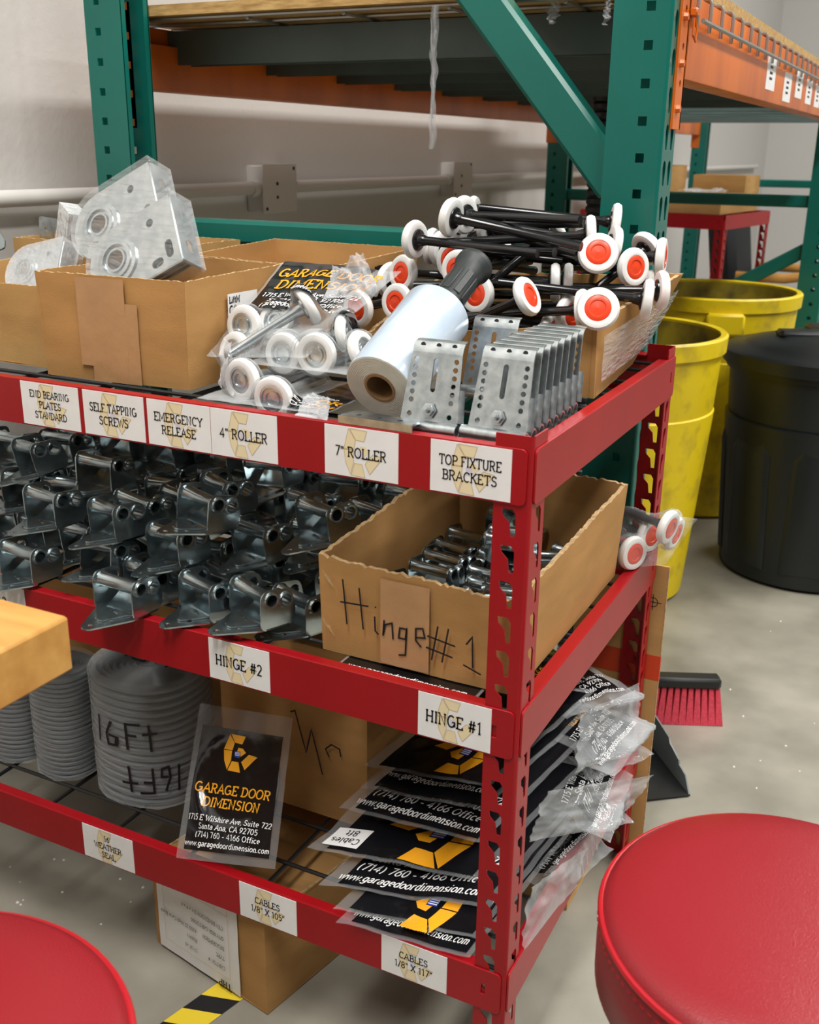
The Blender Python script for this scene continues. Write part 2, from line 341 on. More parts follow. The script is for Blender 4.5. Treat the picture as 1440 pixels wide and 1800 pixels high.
def stroke(mb, pl, wd, fn, m):
    """a flat pen stroke along a polyline, laid on a surface fn(x, y)"""
    q = [V(pl[0])]
    for p in pl[1:]:
        if (V(p)-q[-1]).length > 1e-6: q.append(V(p))
    if len(q) < 2: return
    L = []
    for i, p in enumerate(q):
        a = (p-q[i-1]).normalized() if i else None; b = (q[i+1]-p).normalized() if i < len(q)-1 else None
        d = ((a or b)+(b or a))
        d = d.normalized() if d.length > .2 else (a or b)
        n = V((-d.y, d.x)); k = 1
        if a and b: k = 1/max(.55, abs(n.dot(V((-b.y, b.x)))))
        L.append((p+n*wd/2*k, p-n*wd/2*k))
    vs = [fn(*p) for pr in L for p in pr]
    mb.add(vs, [(2*i, 2*i+1, 2*i+3, 2*i+2) for i in range(len(L)-1)], m)
def twidth(t, h, tr=.06): return sum(GL[c][0]+tr for c in t)*h
def text(mb, t, x, y, h, fn, m, wt=.12, center=True, slant=0, tr=.06, maxw=None):
    W = twidth(t, h, tr); sx = 1
    if maxw and W > maxw: sx = maxw/W; W = maxw
    if center: x -= W/2
    for c in t:
        wd, st = gstrokes(c)
        for pl in st: stroke(mb, [(x+(p[0]+slant*p[1])*h*sx, y+p[1]*h) for p in pl], wt*h, fn, m)
        x += (wd+tr)*h*sx
LOGO = [[(455, 207), (580, 212), (560, 282), (500, 278)], [(446, 210), (497, 280), (485, 344), (412, 343)], [(412, 349), (483, 349), (483, 430), (458, 512), (425, 437)],
        [(490, 435), (545, 437), (568, 522), (464, 517)], [(625, 360), (697, 373), (603, 495), (567, 432)]]
HUB = [(532, 315), (570, 318), (598, 350), (557, 390), (552, 346), (525, 348)]
STR = [(507, 350), (552, 350), (552, 402), (511, 398)]
def logo(mb, cx, cy, h, fn, m, mh, ms, sub=1, line=None):
    k = h/315
    g = lambda p: (cx+(p[0]-548)*k, cy-(p[1]-364)*k)
    for pl in LOGO:
        mb.poly([g(p) for p in pl], m, fn, sub)
        if line: stroke(mb, [g(p) for p in pl+[pl[0]]], 4*k, lambda x, y: fn(x, y, .0001), line)
    mb.poly([g(p) for p in HUB], mh, fn, sub); mb.poly([g(p) for p in STR], ms, fn, sub)
    if ms == 'blue':
        for j in range(3): stroke(mb, [g((510, 358+j*11)), g((550, 358+j*11))], 5*k, lambda x, y: fn(x, y, .0002), 'white')

# ------------------------------------------------------------------ setting: floor, walls
mb = MB(); mb.box((-1.32, -5, -.1), (9, 11, 0), 'floor'); tag(mb.build('floor'), kind='structure', label='grey sealed concrete floor with stains')
mb = MB(); mb.box((-1.44, -5, -.1), (-1.32, 11, 5), 'wall'); tag(mb.build('wall_left'), kind='structure', label='white textured wall behind the green rack')
mb = MB(); mb.box((-1.44, 9.6, -.1), (9, 9.75, 5), 'wall'); tag(mb.build('wall_back'), kind='structure', label='white far wall of the hall')
WX = -1.32
mb = MB(); zc = at(0, 350, 0, WX+.03).z
mb.tube([(WX+.03, -2, zc), (WX+.03, 9, zc)], .0165, 'pipe', 12)
tag(mb.build('conduit_pipe'), 'white painted conduit pipe running along the wall', 'conduit')
for i, (px, py) in enumerate(((490, 331), (812, 315), (110, 348))):
    p = at(px, py, 0, WX+.05)
    if i == 2: p = at(-140, 352, 0, WX+.05)
    r = empty('junction_box', (WX, p.y, p.z), ['white junction box on the wall nearer the wrapped bearing plates', 'white junction box on the wall behind the hanging plastic shred', 'white junction box on the bare stretch of wall'][i], 'junction box', 'junction boxes on the conduit')
    mb = MB(); mb.box((0, -.075, -.058), (.052, .075, .058), 'pipe', bev=.003); mb.build('box_body', r)
    mb = MB(); mb.box((.052, -.08, -.062), (.056, .08, .062), 'pipe', bev=.0015); c = mb.build('cover_plate', r)
    for yy, zz in ((-.065, -.05), (.065, .05), (-.015, .012), (-.015, -.022)):
        mb = MB(); mb.lathe([(.0045, 0), (.0045, .0015), (0.0001, .002)], 'ink', frame((.056, yy, zz), (0, 1, 0), (0, 0, 1)), 8); mb.build('screw', c)
    mb = MB(); mb.tube([(.03, -.105, .016-.016), (.03, -.07, 0)], .021, 'pipe', 12); mb.build('pipe_fitting', r)

# ------------------------------------------------------------------ green pallet rack
rack = empty('pallet_rack', (-.6, .66, 0), 'green pallet rack with orange beams standing behind the red shelf', 'pallet rack')
RXR, RXL, YF = -.052, -1.132, .628     # webs of the front and rear posts, front face of the first frame
def rackpart(mb, name, parent=None, sm=40):
    o = mb.build(name, parent or rack, sm)
    if not parent: local(rack, o)
    return o
def post_mesh(web, sgn, y0, H, hz0):
    """C section post, open side towards sgn"""
    mb = MB(); D, W, t = .086, .078, .003
    hx = .032
    nh = int(H/.0508)
    lo, hi = 0, H
    holes = [[(hx-.0065, z-.0065), (hx+.0065, z-.0065), (hx+.0065, z+.0065), (hx-.0065, z+.0065)] for z in [hz0+.0508*k for k in range(-30, 40)] if .05 < z < H-.05]
    vs, fs = plate2([(.004, 0), (D, 0), (D, H), (.004, H)], holes, t)
    mb.add(vs, fs, 'green', Matrix(((sgn, 0, 0, web), (0, 0, 1, y0), (0, 1, 0, 0), (0, 0, 0, 1))))
    mb.add(vs, fs, 'green', Matrix(((sgn, 0, 0, web), (0, 0, 1, y0+W-t), (0, 1, 0, 0), (0, 0, 0, 1))))
    td = lambda x, z: [(x-.004, z-.019), (x+.004, z-.019), (x+.0085, z+.006), (x+.006, z+.014), (x, z+.017), (x-.006, z+.014), (x-.0085, z+.006)]
    holes = [td(x, z-.02) for x in (.024, .054) for z in [hz0+.0508*k for k in range(-30, 40)] if .06 < z < H-.06]
    vs, fs = plate2([(.004, 0), (W-.004, 0), (W-.004, H), (.004, H)], holes, t)
    mb.add(vs, fs, 'green', Matrix(((0, 0, sgn, web), (1, 0, 0, y0), (0, 1, 0, 0), (0, 0, 0, 1))))
    for yy, a0 in ((y0, 0), (y0+W, 1)):                     # rounded outer corners
        pr = [(web+sgn*(.0045-.0045*math.cos(R(a))), (yy+.0045-.0045*math.sin(R(a))) if a0 == 0 else (yy-.0045+.0045*math.sin(R(a)))) for a in range(0, 91, 15)]
        mb.loft([[(x, y, 0) for x, y in pr], [(x, y, H) for x, y in pr]], 'green', closed=False)
    for yy in (y0+.001, y0+W-.014): mb.box((min(web+sgn*D, web+sgn*(D-.002)), yy, 0), (max(web+sgn*D, web+sgn*(D-.002)), yy+.013, H), 'green')
    mb.box((min(web, web+sgn*.1)-.01, y0-.015, 0), (max(web, web+sgn*.1)+.01, y0+W+.015, .008), 'green')
    return mb
FRY = [YF, YF+2.52, YF+5.04]
HZ = at(1146, 10, 1, YF).z
for k, fy in enumerate(FRY):
    for web, sg in ((RXR, -1), (RXL, 1)):
        rackpart(post_mesh(web, sg, fy, 2.9, HZ), 'post')
def brace(p, q, wd, dp, y):
    a, b = V(p), V(q); d = (b-a); n = V((-d.z, 0, d.x)).normalized()*wd/2
    mb = MB(); c = .006
    pr = [(-1, 0), (-1+2*c/wd, -c), (1-2*c/wd, -c), (1, 0), (1, dp), (-1, dp)]
    rings = [[V((e.x, y, e.z))+n*s+V((0, t, 0)) for s, t in pr] for e in (a, b)]
    mb.loft(rings, 'green', caps=True); return mb
for k, fy in enumerate(FRY):
    y = fy+.022
    b0 = at(800, 412, 1, y).z if k == 0 else None
    za = at(500, 405, 1, FRY[0]+.022).z-.008
    for zz in ([za, .2, 2.1] if k == 0 else [1.03, .2, 2.1]):
        rackpart(brace((RXL+.07, 0, zz), (RXR-.07, 0, zz), .042, .036, y), 'horizontal_brace')
    if k == 0:
        p = at(1075, 318, 1, y); q = at(846, 0, 1, y); d = q-p; rackpart(brace(p-d*.02, p+d*3.05, .062, .036, y), 'diagonal_brace')
        rackpart(brace((RXL+.08, 0, .25), (RXR-.08, 0, .92), .05, .036, y+.001), 'diagonal_brace')
    elif k == 1:
        rackpart(brace((RXR-.08, 0, .86), (RXL+.08, 0, .30), .05, .036, y+.001), 'diagonal_brace')
BZ0, BZS, BZ1 = 1.292, 1.376, 1.408
for bay in range(2):
    y0, y1 = FRY[bay]+.08, FRY[bay+1]-.002
    for web, sg in ((RXR, -1), (RXL, 1)):
        xo = web-sg*.006
        mb = MB(); pr = [(0, BZ0), (0, BZ1), (.026, BZ1), (.026, BZS), (.05, BZS), (.05, BZ0)]
        mb.loft([[(xo+sg*a, yy, z) for a, z in rnd(pr, .004, 2)] for yy in (y0, y1)], 'orange', caps=True)
        bm_ = rackpart(mb, 'beam')
        for yy, s in ((y0, -1), (y1, 1)):
            mb = MB(); ya, yb = sorted((yy, yy+s*.046)); xa, xb = sorted((web-sg*.0005, web-sg*.0045))
            vs, fs = plate2([(ya, 1.222), (yb, 1.222), (yb, 1.442), (ya, 1.442)], [circ((ya+yb)/2, 1.285+.05*j, .0055, 8) for j in range(3)], .004)
            mb.add(vs, fs, 'orange', Matrix(((0, 0, 1, xa), (1, 0, 0, 0), (0, 1, 0, 0), (0, 0, 0, 1))))
            ye, yf = sorted((yy, yy+s*.004)); x1, x2 = sorted((web-sg*.0045, xo+sg*.05)); mb.box((x1, ye-.001, 1.222), (x2, yf, 1.442), 'orange')
            cn = rackpart(mb, 'end_connector')
            if sg < 0:
                for j in range(3):
                    mb = MB(); mb.lathe([(.0001, .006), (.005, .006), (.006, 0)], 'orange', frame((web+.0045, (ya+yb)/2-.008, 1.25+.062*j), (0, 1, 0), (0, 0, 1)), 8); mb.build('rivet', cn)
                mb = MB(); mb.box((web+.0045, yy-.004, 1.377), (web+.016, yy+.012, 1.389), 'orange', bev=.002)
                mb.tube([(web+.012, yy+.003, 1.38), (web+.015, yy+.008, 1.36), (web+.015, yy+.004, 1.343), (web+.012, yy-.002, 1.352), (web+.012, yy-.001, 1.376)], .0016, 'orange', 6)
                mb.build('safety_clip', cn)
        if bay == 0 and web == RXR:
            for px, py, hh in ((1356, 128, .042), (1384, 154, .038), (1405, 149, .038), (1422, 162, .036), (1437, 169, .036)):
                p = at(px, py, 0, xo); mb = MB(); mb.box((xo, p.y-.055, p.z-hh*.8), (xo+.0008, p.y+.055, p.z+hh*.8), 'paper')
                for j in range(3): mb.box((xo+.0008, p.y-.022, p.z-.014+.011*j), (xo+.001, p.y+.014, p.z-.009+.011*j), 'ink')
                c = mb.build('price_sticker', bm_)
    for j in range(8 if bay == 0 else 6):
        yy = y0+.13+j*.31
        mb = MB(); pr = [(0, BZS+.002), (0, BZS+.0285), (.045, BZS+.0285), (.045, BZS+.002), (.042, BZS+.002), (.042, BZS+.0255), (.003, BZS+.0255), (.003, BZS+.002)]
        mb.loft([[(x, yy+a, z-.036 if z < BZS+.01 else z) for a, z in pr] for x in (RXL+.022, RXR-.022)], 'greyg', caps=True)
        rackpart(mb, 'crossbar')
# wire deck and board on the rack
wd = empty('wire_deck', (-.6, 1.9, BZ1), 'galvanised wire mesh deck hooked over the orange beams', 'wire deck')
rodm = MB(); rodm.tube([(RXL-.02, 0, 0), (RXR+.003, 0, 0), (RXR+.0085, 0, -.0008), (RXR+.0112, 0, -.007), (RXR+.0112, 0, -.048)], .003, 'galvwire', 6)
rodme = rodm.build('cross_wire'); first = True
for j in range(27):
    o = rodme if j == 0 else rodme.copy()
    if j: COL.objects.link(o)
    o.parent = wd; o.location = (.6, -1.9+YF+.1+.088*j, .0045)
for x, z in ((RXR+.0172, -.034), (-.25, .001), (-.45, .001), (-.65, .001), (-.85, .001)):
    mb = MB(); mb.tube([(x+.6, YF+.112-1.9, z+.0005), (x+.6, YF+2.48-1.9, z+.004)], .0035, 'galvwire', 6); mb.build('long_wire', wd)
mb = MB(); mb.box((RXL-.03, YF+.083, BZ1+.0085), (RXR-.004, YF+2.5, BZ1+.027), 'osb')
tag(mb.build('deck_board'), 'pressed wood board lying on the wire deck', 'board')
mb = MB(); mb.grid(lambda u, v: V((RXR-.03-.3*u, YF+.1+2.3*v, BZ1+.0285+.010*abs(noise.noise(V((u*4, v*14, 0)))))), 6, 40, 'filmm')
mb.grid(lambda u, v: V((RXR-.03-.3*u, YF+.1+2.3*v, BZ1+.0273)), 6, 40, 'filmm', flip=True)
tag(mb.build('plastic_sheet'), 'clear plastic sheet spread on top of the rack board', 'plastic sheet')
# hanging shreds of film
def shred(name, label, px, py0, py1, Y, wid, seed):
    top = at(px, py0, 1, Y); top.z = BZ1+.0008; bot = at(px-8, py1, 1, Y); mb = MB()
    for s in range(3):
        pts = []
        def f(u, v, s=s):
            ww = wid*(.35+.4*abs(math.sin(v*5+s+seed)))*(1-.2*s); a = 2.5*v+s*2+seed
            c = top.lerp(bot, v*(1-.22*s))+V((.006*noise.noise(V((v*6, s, seed))), .006*noise.noise(V((s, v*6, seed))), 0))
            return c+V((math.cos(a), math.sin(a), 0))*ww*(u-.5)*(1 if s else 1)+V((-math.sin(a), math.cos(a), 0))*ww*.3*math.sin(u*6)
        mb.grid(f, 5, 26, 'filmm')
        mb.grid(lambda u, v: f(u, v)+V((.0006, .0006, 0)), 5, 26, 'filmm', flip=True)
    tag(mb.build(name), label, 'plastic shred', 'shreds of film hanging from the rack')
shred('plastic_shred', 'long torn shred of clear film hanging from the rack deck', 766, -20, 262, .70, .020, 1)
shred('plastic_shred', 'short crumpled shred of film under the rack deck', 976, -20, 42, .74, .03, 3)
shred('plastic_shred', 'thin shred of film hanging against the front rack post', 1072, -20, 44, .72, .016, 5)

# ------------------------------------------------------------------ red boltless shelf
ZT = [.90, .90-.3038, .90-.3038-.3655]; HR = .0603; DP = .6096; DECK = [z-.009 for z in ZT]
def slot_poly(cx, cz, s=1):
    return [(cx-.0080*s, cz+.0150), (cx+.004*s, cz+.0150), (cx+.0080*s, cz+.009), (cx+.0080*s, cz-.0155), (cx+.0025*s, cz-.0155), (cx+.0005*s, cz-.0005), (cx-.0070*s, cz+.007)]
def red_post(H, sx, sy):
    """angle post, corner at the origin, flanges along -x*sx and +y*sy"""
    mb = MB(); W = .042; t = .0018
    hz = [.030+.0415*k for k in range(int((H-.05)/.0415)+1)]
    vs, fs = plate2([(.004, 0), (W, 0), (W, H), (.004, H)], [slot_poly(.024, z, -1) for z in hz if z < H-.03], t)
    mb.add(vs, fs, 'red', Matrix(((-sx, 0, 0, 0), (0, 0, sy, 0), (0, 1, 0, 0), (0, 0, 0, 1))))
    vs, fs = plate2([(.004, 0), (W, 0), (W, H), (.004, H)], [slot_poly(.024, z) for z in hz if z < H-.03], t)
    mb.add(vs, fs, 'red', Matrix(((0, 0, -sx, 0), (sy, 0, 0, 0), (0, 1, 0, 0), (0, 0, 0, 1))))
    pr = [(-sx*(.0042-.0042*math.cos(R(a))), sy*(.0042-.0042*math.sin(R(a)))) for a in range(0, 91, 15)]
    pi = [(-sx*(.0042-.0026*math.cos(R(a))), sy*(.0042-.0026*math.sin(R(a)))) for a in range(0, 91, 15)]
    for q in (pr, pi): mb.loft([[(x, y, 0) for x, y in q], [(x, y, H) for x, y in q]], 'red', closed=False)
    return mb
def red_rail(L, m='red'):
    """rail of length L along -x, outer face at y=0 looking to -y, top at z=0"""
    mb = MB(); t = .0018
    vs, fs = plate2(rrect(-L, -HR, 0, 0, .006), [[(-.026, -.037), (-.020, -.037), (-.020, -.021), (-.026, -.021)]] if L > .3 else [], t, .0003)
    mb.add(vs, fs, m, Matrix(((1, 0, 0, 0), (0, 0, -1, 0), (0, 1, 0, 0), (0, 0, 0, 1))))
    i0 = .036                                                # folded lips between the posts
    for z, s in ((0, -1), (-HR, 1)):
        pr = [(-.0018, z+s*.006), (-.0012, z+s*.002), (.001, z), (.004, z-s*-.0006), (.016, z+s*.001), (.016, z+s*.003), (.003, z+s*.003), (0, z+s*.006)]
        mb.loft([[(x, y, zz) for y, zz in pr] for x in (-L+i0, -i0)], m, caps=True)
    return mb
def tagplate(rail, x0, x1, lines, hs, z0=-.0585, z1=-.0015, tilt=0):
    """paper sign with ghosted emblem and slab lettering, on the face of a rail"""
    mb = MB(); W = x1-x0; H = z1-z0; cx = (x0+x1)/2; cz = (z0+z1)/2
    y = -.0021
    ct, st_ = math.cos(tilt), math.sin(tilt)
    fn = lambda a, b, off=0: V((cx+a*ct-b*st_, y-.0007-off, cz+a*st_+b*ct))
    c = [(-W/2, -H/2), (W/2, -H/2), (W/2, H/2), (-W/2, H/2)]
    vs = [fn(*p) for p in c]+[fn(*p)+V((0, .0007, 0)) for p in c]
    mb.add(vs, [(0, 1, 2, 3), (0, 4, 5, 1), (1, 5, 6, 2), (2, 6, 7, 3), (3, 7, 4, 0)], 'paper')
    f1 = lambda a, b, off=0: fn(a, b, .00015+off)
    logo(mb, .002, 0, H*.95, f1, 'pale', 'pale', 'palegrey', 0, 'paleline')
    f2 = lambda a, b, off=0: fn(a, b, .0004+off)
    n = len(lines); zz = [0]*n; lead = hs[0]*1.55
    for i, t in enumerate(lines): text(mb, t, 0, (n-1)*lead/2-i*lead-hs[i]/2, hs[i], f2, 'ink', .13, maxw=W*.78)
    o = mb.build('paper_tag', rail, 0); o['label'] = 'white paper tag reading '+' '.join(lines)
def make_shelf(name, loc, W, levels, label, tags, rods=True):
    root = empty(name, loc, label, 'shelf')
    for sx, sy, x, y in ((1, 1, 0, 0), (1, -1, 0, DP), (-1, 1, -W, 0), (-1, -1, -W, DP)):
        red_post(.914, sx, sy).build('post', root, loc=(x, y, 0))
    fr = red_rail(W-.012); sr = red_rail(DP-.008)
    for l, zt in enumerate(levels):
        a = fr.build('front_rail', root, loc=(-.006, -.0005, zt))
        if l < len(tags):
            for tg in tags[l]: tagplate(a, *tg)
        b = a.copy(); b.name = 'back_rail'; COL.objects.link(b); b.parent = root; b.location = (-W+.006, DP+.0005, zt); b.rotation_euler.z = math.pi
        s = sr.build('side_rail', root, loc=(.0005, DP-.004, zt)); s.rotation_euler.z = math.pi/2
        s2 = s.copy(); COL.objects.link(s2); s2.parent = root; s2.location = (-W-.0005, .004, zt); s2.rotation_euler.z = -math.pi/2
        s.location = (.0005, DP-.004, zt)
        if rods:
            mb = MB()
            for y in (.02, DP-.02): mb.tube([(-W+.01, y, 0), (-.01, y, 0)], .003, 'wire', 6)
            for x in (-W+.012, -.012): mb.tube([(x, .02, -.004), (x, DP-.02, -.004)], .003, 'wire', 6)
            dk = mb.build('wire_deck', root, loc=(0, 0, zt-.0125))
            mb = MB(); mb.tube([(-W+.01, 0, 0), (-.008, 0, 0)], .003, 'wire', 6); r0 = mb.build('rod', dk)
            for k in range(6):
                o = r0 if k == 0 else r0.copy()
                if k: COL.objects.link(o); o.parent = dk
                o.location = (0, .072+.092*k, 0)
            mb = MB(); mb.tube([(0, .008, -.006), (0, DP-.008, -.006)], .0034, 'wire', 6); r0 = mb.build('rod', dk)
            for k in range(int(W/.135)):
                o = r0 if k == 0 else r0.copy()
                if k: COL.objects.link(o); o.parent = dk
                o.location = (-.1-.135*k, 0, 0)
    return root
def tx(l, px): return at(px, [785, 1240, 1690][l]-(880-px)*[.14, .26, .38][l], 1, 0).x+.006
def span(l, a, b): return tx(l, a), tx(l, b)
TAGS = [[(*span(0, 38, 139), ['END BEARING', 'PLATES', 'STANDARD'], [.0088]*3), (*span(0, 147, 254), ['SELF TAPPING', 'SCREWS'], [.0104]*2),
         (*span(0, 260, 371), ['EMERGENCY', 'RELEASE'], [.0104]*2), (*span(0, 372, 489), ['4" ROLLER'], [.0115]), (*span(0, 573, 703), ['7" ROLLER'], [.0112]),
         (*span(0, 760, 903), ['TOP FIXTURE', 'BRACKETS'], [.0106]*2)],
        [(*span(1, -95, 43), ['HINGE #3'], [.016]), (*span(1, 368, 475), ['HINGE #2'], [.0145]), (*span(1, 738, 867), ['HINGE #1'], [.0150])],
        [(*span(2, 143, 232), ['16\'', 'WEATHER', 'SEAL'], [.0095]*3), (*span(2, 421, 522), ['CABLES', '1/8" X 105"'], [.0096]*2), (*span(2, 673, 789), ['CABLES', '1/8" X 117"'], [.0096]*2)]]
shelf = make_shelf('red_shelf', (0, 0, 0), 1.956, ZT, 'red boltless steel shelf of three levels loaded with garage door hardware', TAGS)

# ------------------------------------------------------------------ cardboard boxes
def carton(name, label, B, T, z0, mt='card', tear=.002, thick=.004, tops=None, group=None, closed=False):
    """open (or closed) carton: bottom corners B and top corners T as (x, y), counter-clockwise from front left; tops = height of each corner"""
    c = V((sum(p[0] for p in B)/4, sum(p[1] for p in B)/4, z0)); r = empty(name, c, label, 'box', group)
    tops = tops or [z0+.13]*4; sd = random.random()*50
    cT = V((sum(p[0] for p in T)/4, sum(p[1] for p in T)/4, 0))
    mb = MB()
    for i in range(4):
        j = (i+1) % 4; b0, b1 = V((*B[i], z0)), V((*B[j], z0)); t0, t1 = V((*T[i], tops[i])), V((*T[j], tops[j]))
        nrm = (b1-b0).cross(V((0, 0, 1))).normalized(); n = 60
        def f(u, v, off, b0=b0, b1=b1, t0=t0, t1=t1, nrm=nrm, i=i):
            p = b0.lerp(b1, u).lerp(t0.lerp(t1, u), v)
            if v > .99 and tear: p.z += tear*.45*noise.noise(V((u*3+i*7, sd, 0)))+tear*.4*noise.noise(V((u*70+i*7, sd, 8)))+tear*.35*noise.noise(V((u*31+i*7, sd, 3)))
            bow = .004*math.sin(math.pi*u)*noise.noise(V((i*3.1, v*1.5, sd)))
            return p-c+nrm*(bow+.0015*noise.noise(V((u*5, v*3, sd+i)))*math.sin(math.pi*u)-off)
        mb.grid(lambda u, v: f(u, v, 0), n, 5, mt)
        mb.grid(lambda u, v: f(u, v, thick), n, 5, mt, flip=True)
        vs = []
        for k in range(n+1): vs += [f(k/n, 1, 0), f(k/n, 1, thick)]
        mb.add(vs, [(2*k, 2*k+2, 2*k+3, 2*k+1) for k in range(n)], 'cardedge')
    mb.add([V((*p, z0+.002))-c for p in B], [(0, 1, 2, 3)], mt); mb.add([V((*p, z0))-c for p in B], [(3, 2, 1, 0)], mt)
    if closed: mb.add([V((*T[i], tops[i]-.001))-c for i in range(4)], [(0, 1, 2, 3)], mt)
    o = mb.build('carton_body', r, 35); return r
def facefn(p0, p1, p3, off=.0012):
    """(a, b) in metres along p0->p1 and p0->p3, lifted off the face towards the outside"""
    ex = (V(p1)-V(p0)).normalized(); ey = (V(p3)-V(p0)); ey = (ey-ex*ey.dot(ex)).normalized(); n = ex.cross(ey)
    return lambda a, b, o=0: V(p0)+ex*a+ey*b+n*(off+o)
def sheet(name, parent, fn, a0, a1, b0, b1, m, n=10, wob=.0006):
    mb = MB(); s = random.random()*9
    mb.grid(lambda u, v: fn(a0+(a1-a0)*u, b0+(b1-b0)*v, .0008+wob*noise.noise(V((u*4, v*6, s)))) - parent.location, n, n, m)
    return mb.build(name, parent)
def quadbox(x0, x1, y0, y1): return [(x0, y0), (x1, y0), (x1, y1), (x0, y1)]
D0 = DECK[0]; D1 = DECK[1]; D2 = DECK[2]
# main carton with bearing plates
Bm = [(-.733, .070), (-.503, .084), (-.497, .300), (-.735, .300)]
boxA = carton('cardboard_box', 'open cardboard box holding film-wrapped bearing plates, taped down the front', Bm, [(-.737, .068), (-.500, .083), (-.492, .303), (-.738, .303)], D0, tops=[1.030, 1.029, 1.034, 1.034], tear=.003)
fA = facefn((-.735, .069, D0), (-.502, .084, D0), (-.736, .069, 1.03), .003)
sheet('packing_tape', boxA, fA, .066, .143, .02, .136, 'tape'); sheet('packing_tape', boxA, fA, .085, .162, .0, .105, 'tape')
fS = facefn((-.5, .086, D0), (-.494, .30, D0), (-.498, .085, 1.03), .003)
lb = sheet('printed_label', boxA, fS, .075, .14, .06, .115, 'paper', 4, 0)
mb = MB(); f2 = lambda a, b, o=0: fS(a, b, .0012+o)-boxA.location
text(mb, 'LiftM', .078, .103, .008, f2, 'ink', .2, center=False); text(mb, 'G8', .078, .088, .011, f2, 'ink', .2, center=False)
for k in range(12): stroke(mb, [(.08+.004*k, .066), (.08+.004*k, .08)], .0012+.0008*(k % 3), f2, 'ink')
mb.build('label_print', boxA, 0)
# left carton, cut by the frame
boxL = carton('cardboard_box', 'open cardboard box with crinkle-wrapped parts beside the taped box', [(-1.00, .105), (-.752, .100), (-.752, .34), (-1.0, .34)], [(-1.003, .103), (-.748, .097), (-.750, .343), (-1.003, .343)], D0, 'card2', tops=[1.005, 1.005, 1.02, 1.02], tear=.003)
boxL2 = carton('cardboard_box', 'open cardboard box with a grey mounting plate, behind the crinkle-wrapped parts', quadbox(-1.12, -.78, .40, .585), quadbox(-1.123, -.775, .398, .588), D0, 'card2', tops=[1.035]*4, tear=.003)
# carton behind the roller bags, lettering on its side
boxB = carton('cardboard_box', 'open cardboard box with black lettering standing behind the roller bags', [(-.70, .345), (-.455, .345), (-.432, .565), (-.70, .575)], [(-.70, .345), (-.450, .345), (-.418, .575), (-.705, .592)], D0, 'card', tops=[1.032, 1.026, 1.040, 1.040], tear=.002)
fB = facefn((-.455, .345, D0), (-.432, .565, D0), (-.450, .345, 1.03), .004); mb = MB(); f2 = lambda a, b, o=0: fB(a, b, .004+b*.06)-boxB.location
text(mb, 'WL EMP', .01, .085, .042, f2, 'ink', .24, center=False, slant=.12); mb.build('printed_lettering', boxB, 0)
# carton of rollers: its right wall bulges over the end of the shelf
boxR = carton('cardboard_box', 'open cardboard box of black-stemmed rollers with clear tape round it', [(-.376, .318), (-.030, .300), (-.050, .556), (-.376, .560)], [(-.379, .316), (-.032, .300), (.006, .585), (-.379, .590)], D0, 'card', tops=[.940, .985, 1.024, 1.0], tear=.004, thick=.006)
fR = facefn((-.030, .300, D0), (-.030, .595, D0), (-.033, .30, .985), .004)
mb = MB()
def wallR(u, v):
    q = V((-.030-.020*u, .300+.256*u, D0)).lerp(V((-.032+.038*u, .300+.285*u, .985+.039*u)), .22+.62*v)
    return q+V((.0075+.0012*noise.noise(V((u*34, v*2, 1))), 0, 0))-boxR.location
mb.grid(wallR, 44, 6, 'wrap', .02, .98)
mb.build('clear_tape', boxR)
# mid shelf carton with handwriting
boxH = carton('cardboard_box', 'cut-down cardboard box of hinges with Hinge #1 handwritten on the front', quadbox(-.280, -.024, .040, .452), [(-.283, .038), (-.022, .038), (-.016, .455), (-.285, .455)], D1+.006, 'card', tops=[.720, .712, .737, .742], tear=.009, thick=.006)
fH = facefn((-.280, .040, D1+.006), (-.024, .040, D1+.006), (-.281, .039, .71), .0045)
sheet('packing_tape', boxH, fH, .085, .150, .004, .115, 'tape')
mb = MB(); f2 = lambda a, b, o=0: fH(a, b, .0022)-boxH.location
sc = .256/345                                          # handwriting traced in its own units, then laid on the box
HW = [[(45, 102), (52, 40)], [(75, 95), (82, 38)], [(40, 70), (92, 72)], [(103, 60), (104, 40), (110, 36)], [(104, 72), (105, 74)], [(120, 58), (118, 36), (122, 52), (134, 56), (136, 34)], [(158, 52), (148, 52), (146, 38), (158, 38), (160, 54), (158, 16), (146, 14)], [(176, 44), (192, 46), (188, 58), (176, 56), (176, 40), (186, 32)],
      [(214, 66), (204, 18)], [(232, 66), (222, 18)], [(196, 50), (244, 44)], [(194, 34), (240, 28)], [(262, 50), (272, 62), (274, 20)], [(258, 22), (288, 14)]]
for pl in HW:
    q = []
    for a, b in zip(pl, pl[1:]): q += [(a[0]+(b[0]-a[0])*t/4, a[1]+(b[1]-a[1])*t/4) for t in range(4)]
    stroke(mb, [(x*sc*1.02, (y+10)*sc*1.28-.002) for x, y in q+[pl[-1]]], .0022, f2, 'ink')
mb.build('handwriting', boxH, 0)
mb = MB()
for z in (.035, .1):
    for k in range(3): stroke(mb, [(.006+.004*k, z+.012-.004*k), (.010+.004*k, z+.004-.004*k), (.013+.004*k, z+.0-.004*k)], .0016, lambda a, b, o=0: fH(a, b, .003)-boxH.location, 'cardedge')
mb.build('staple_marks', boxH, 0)

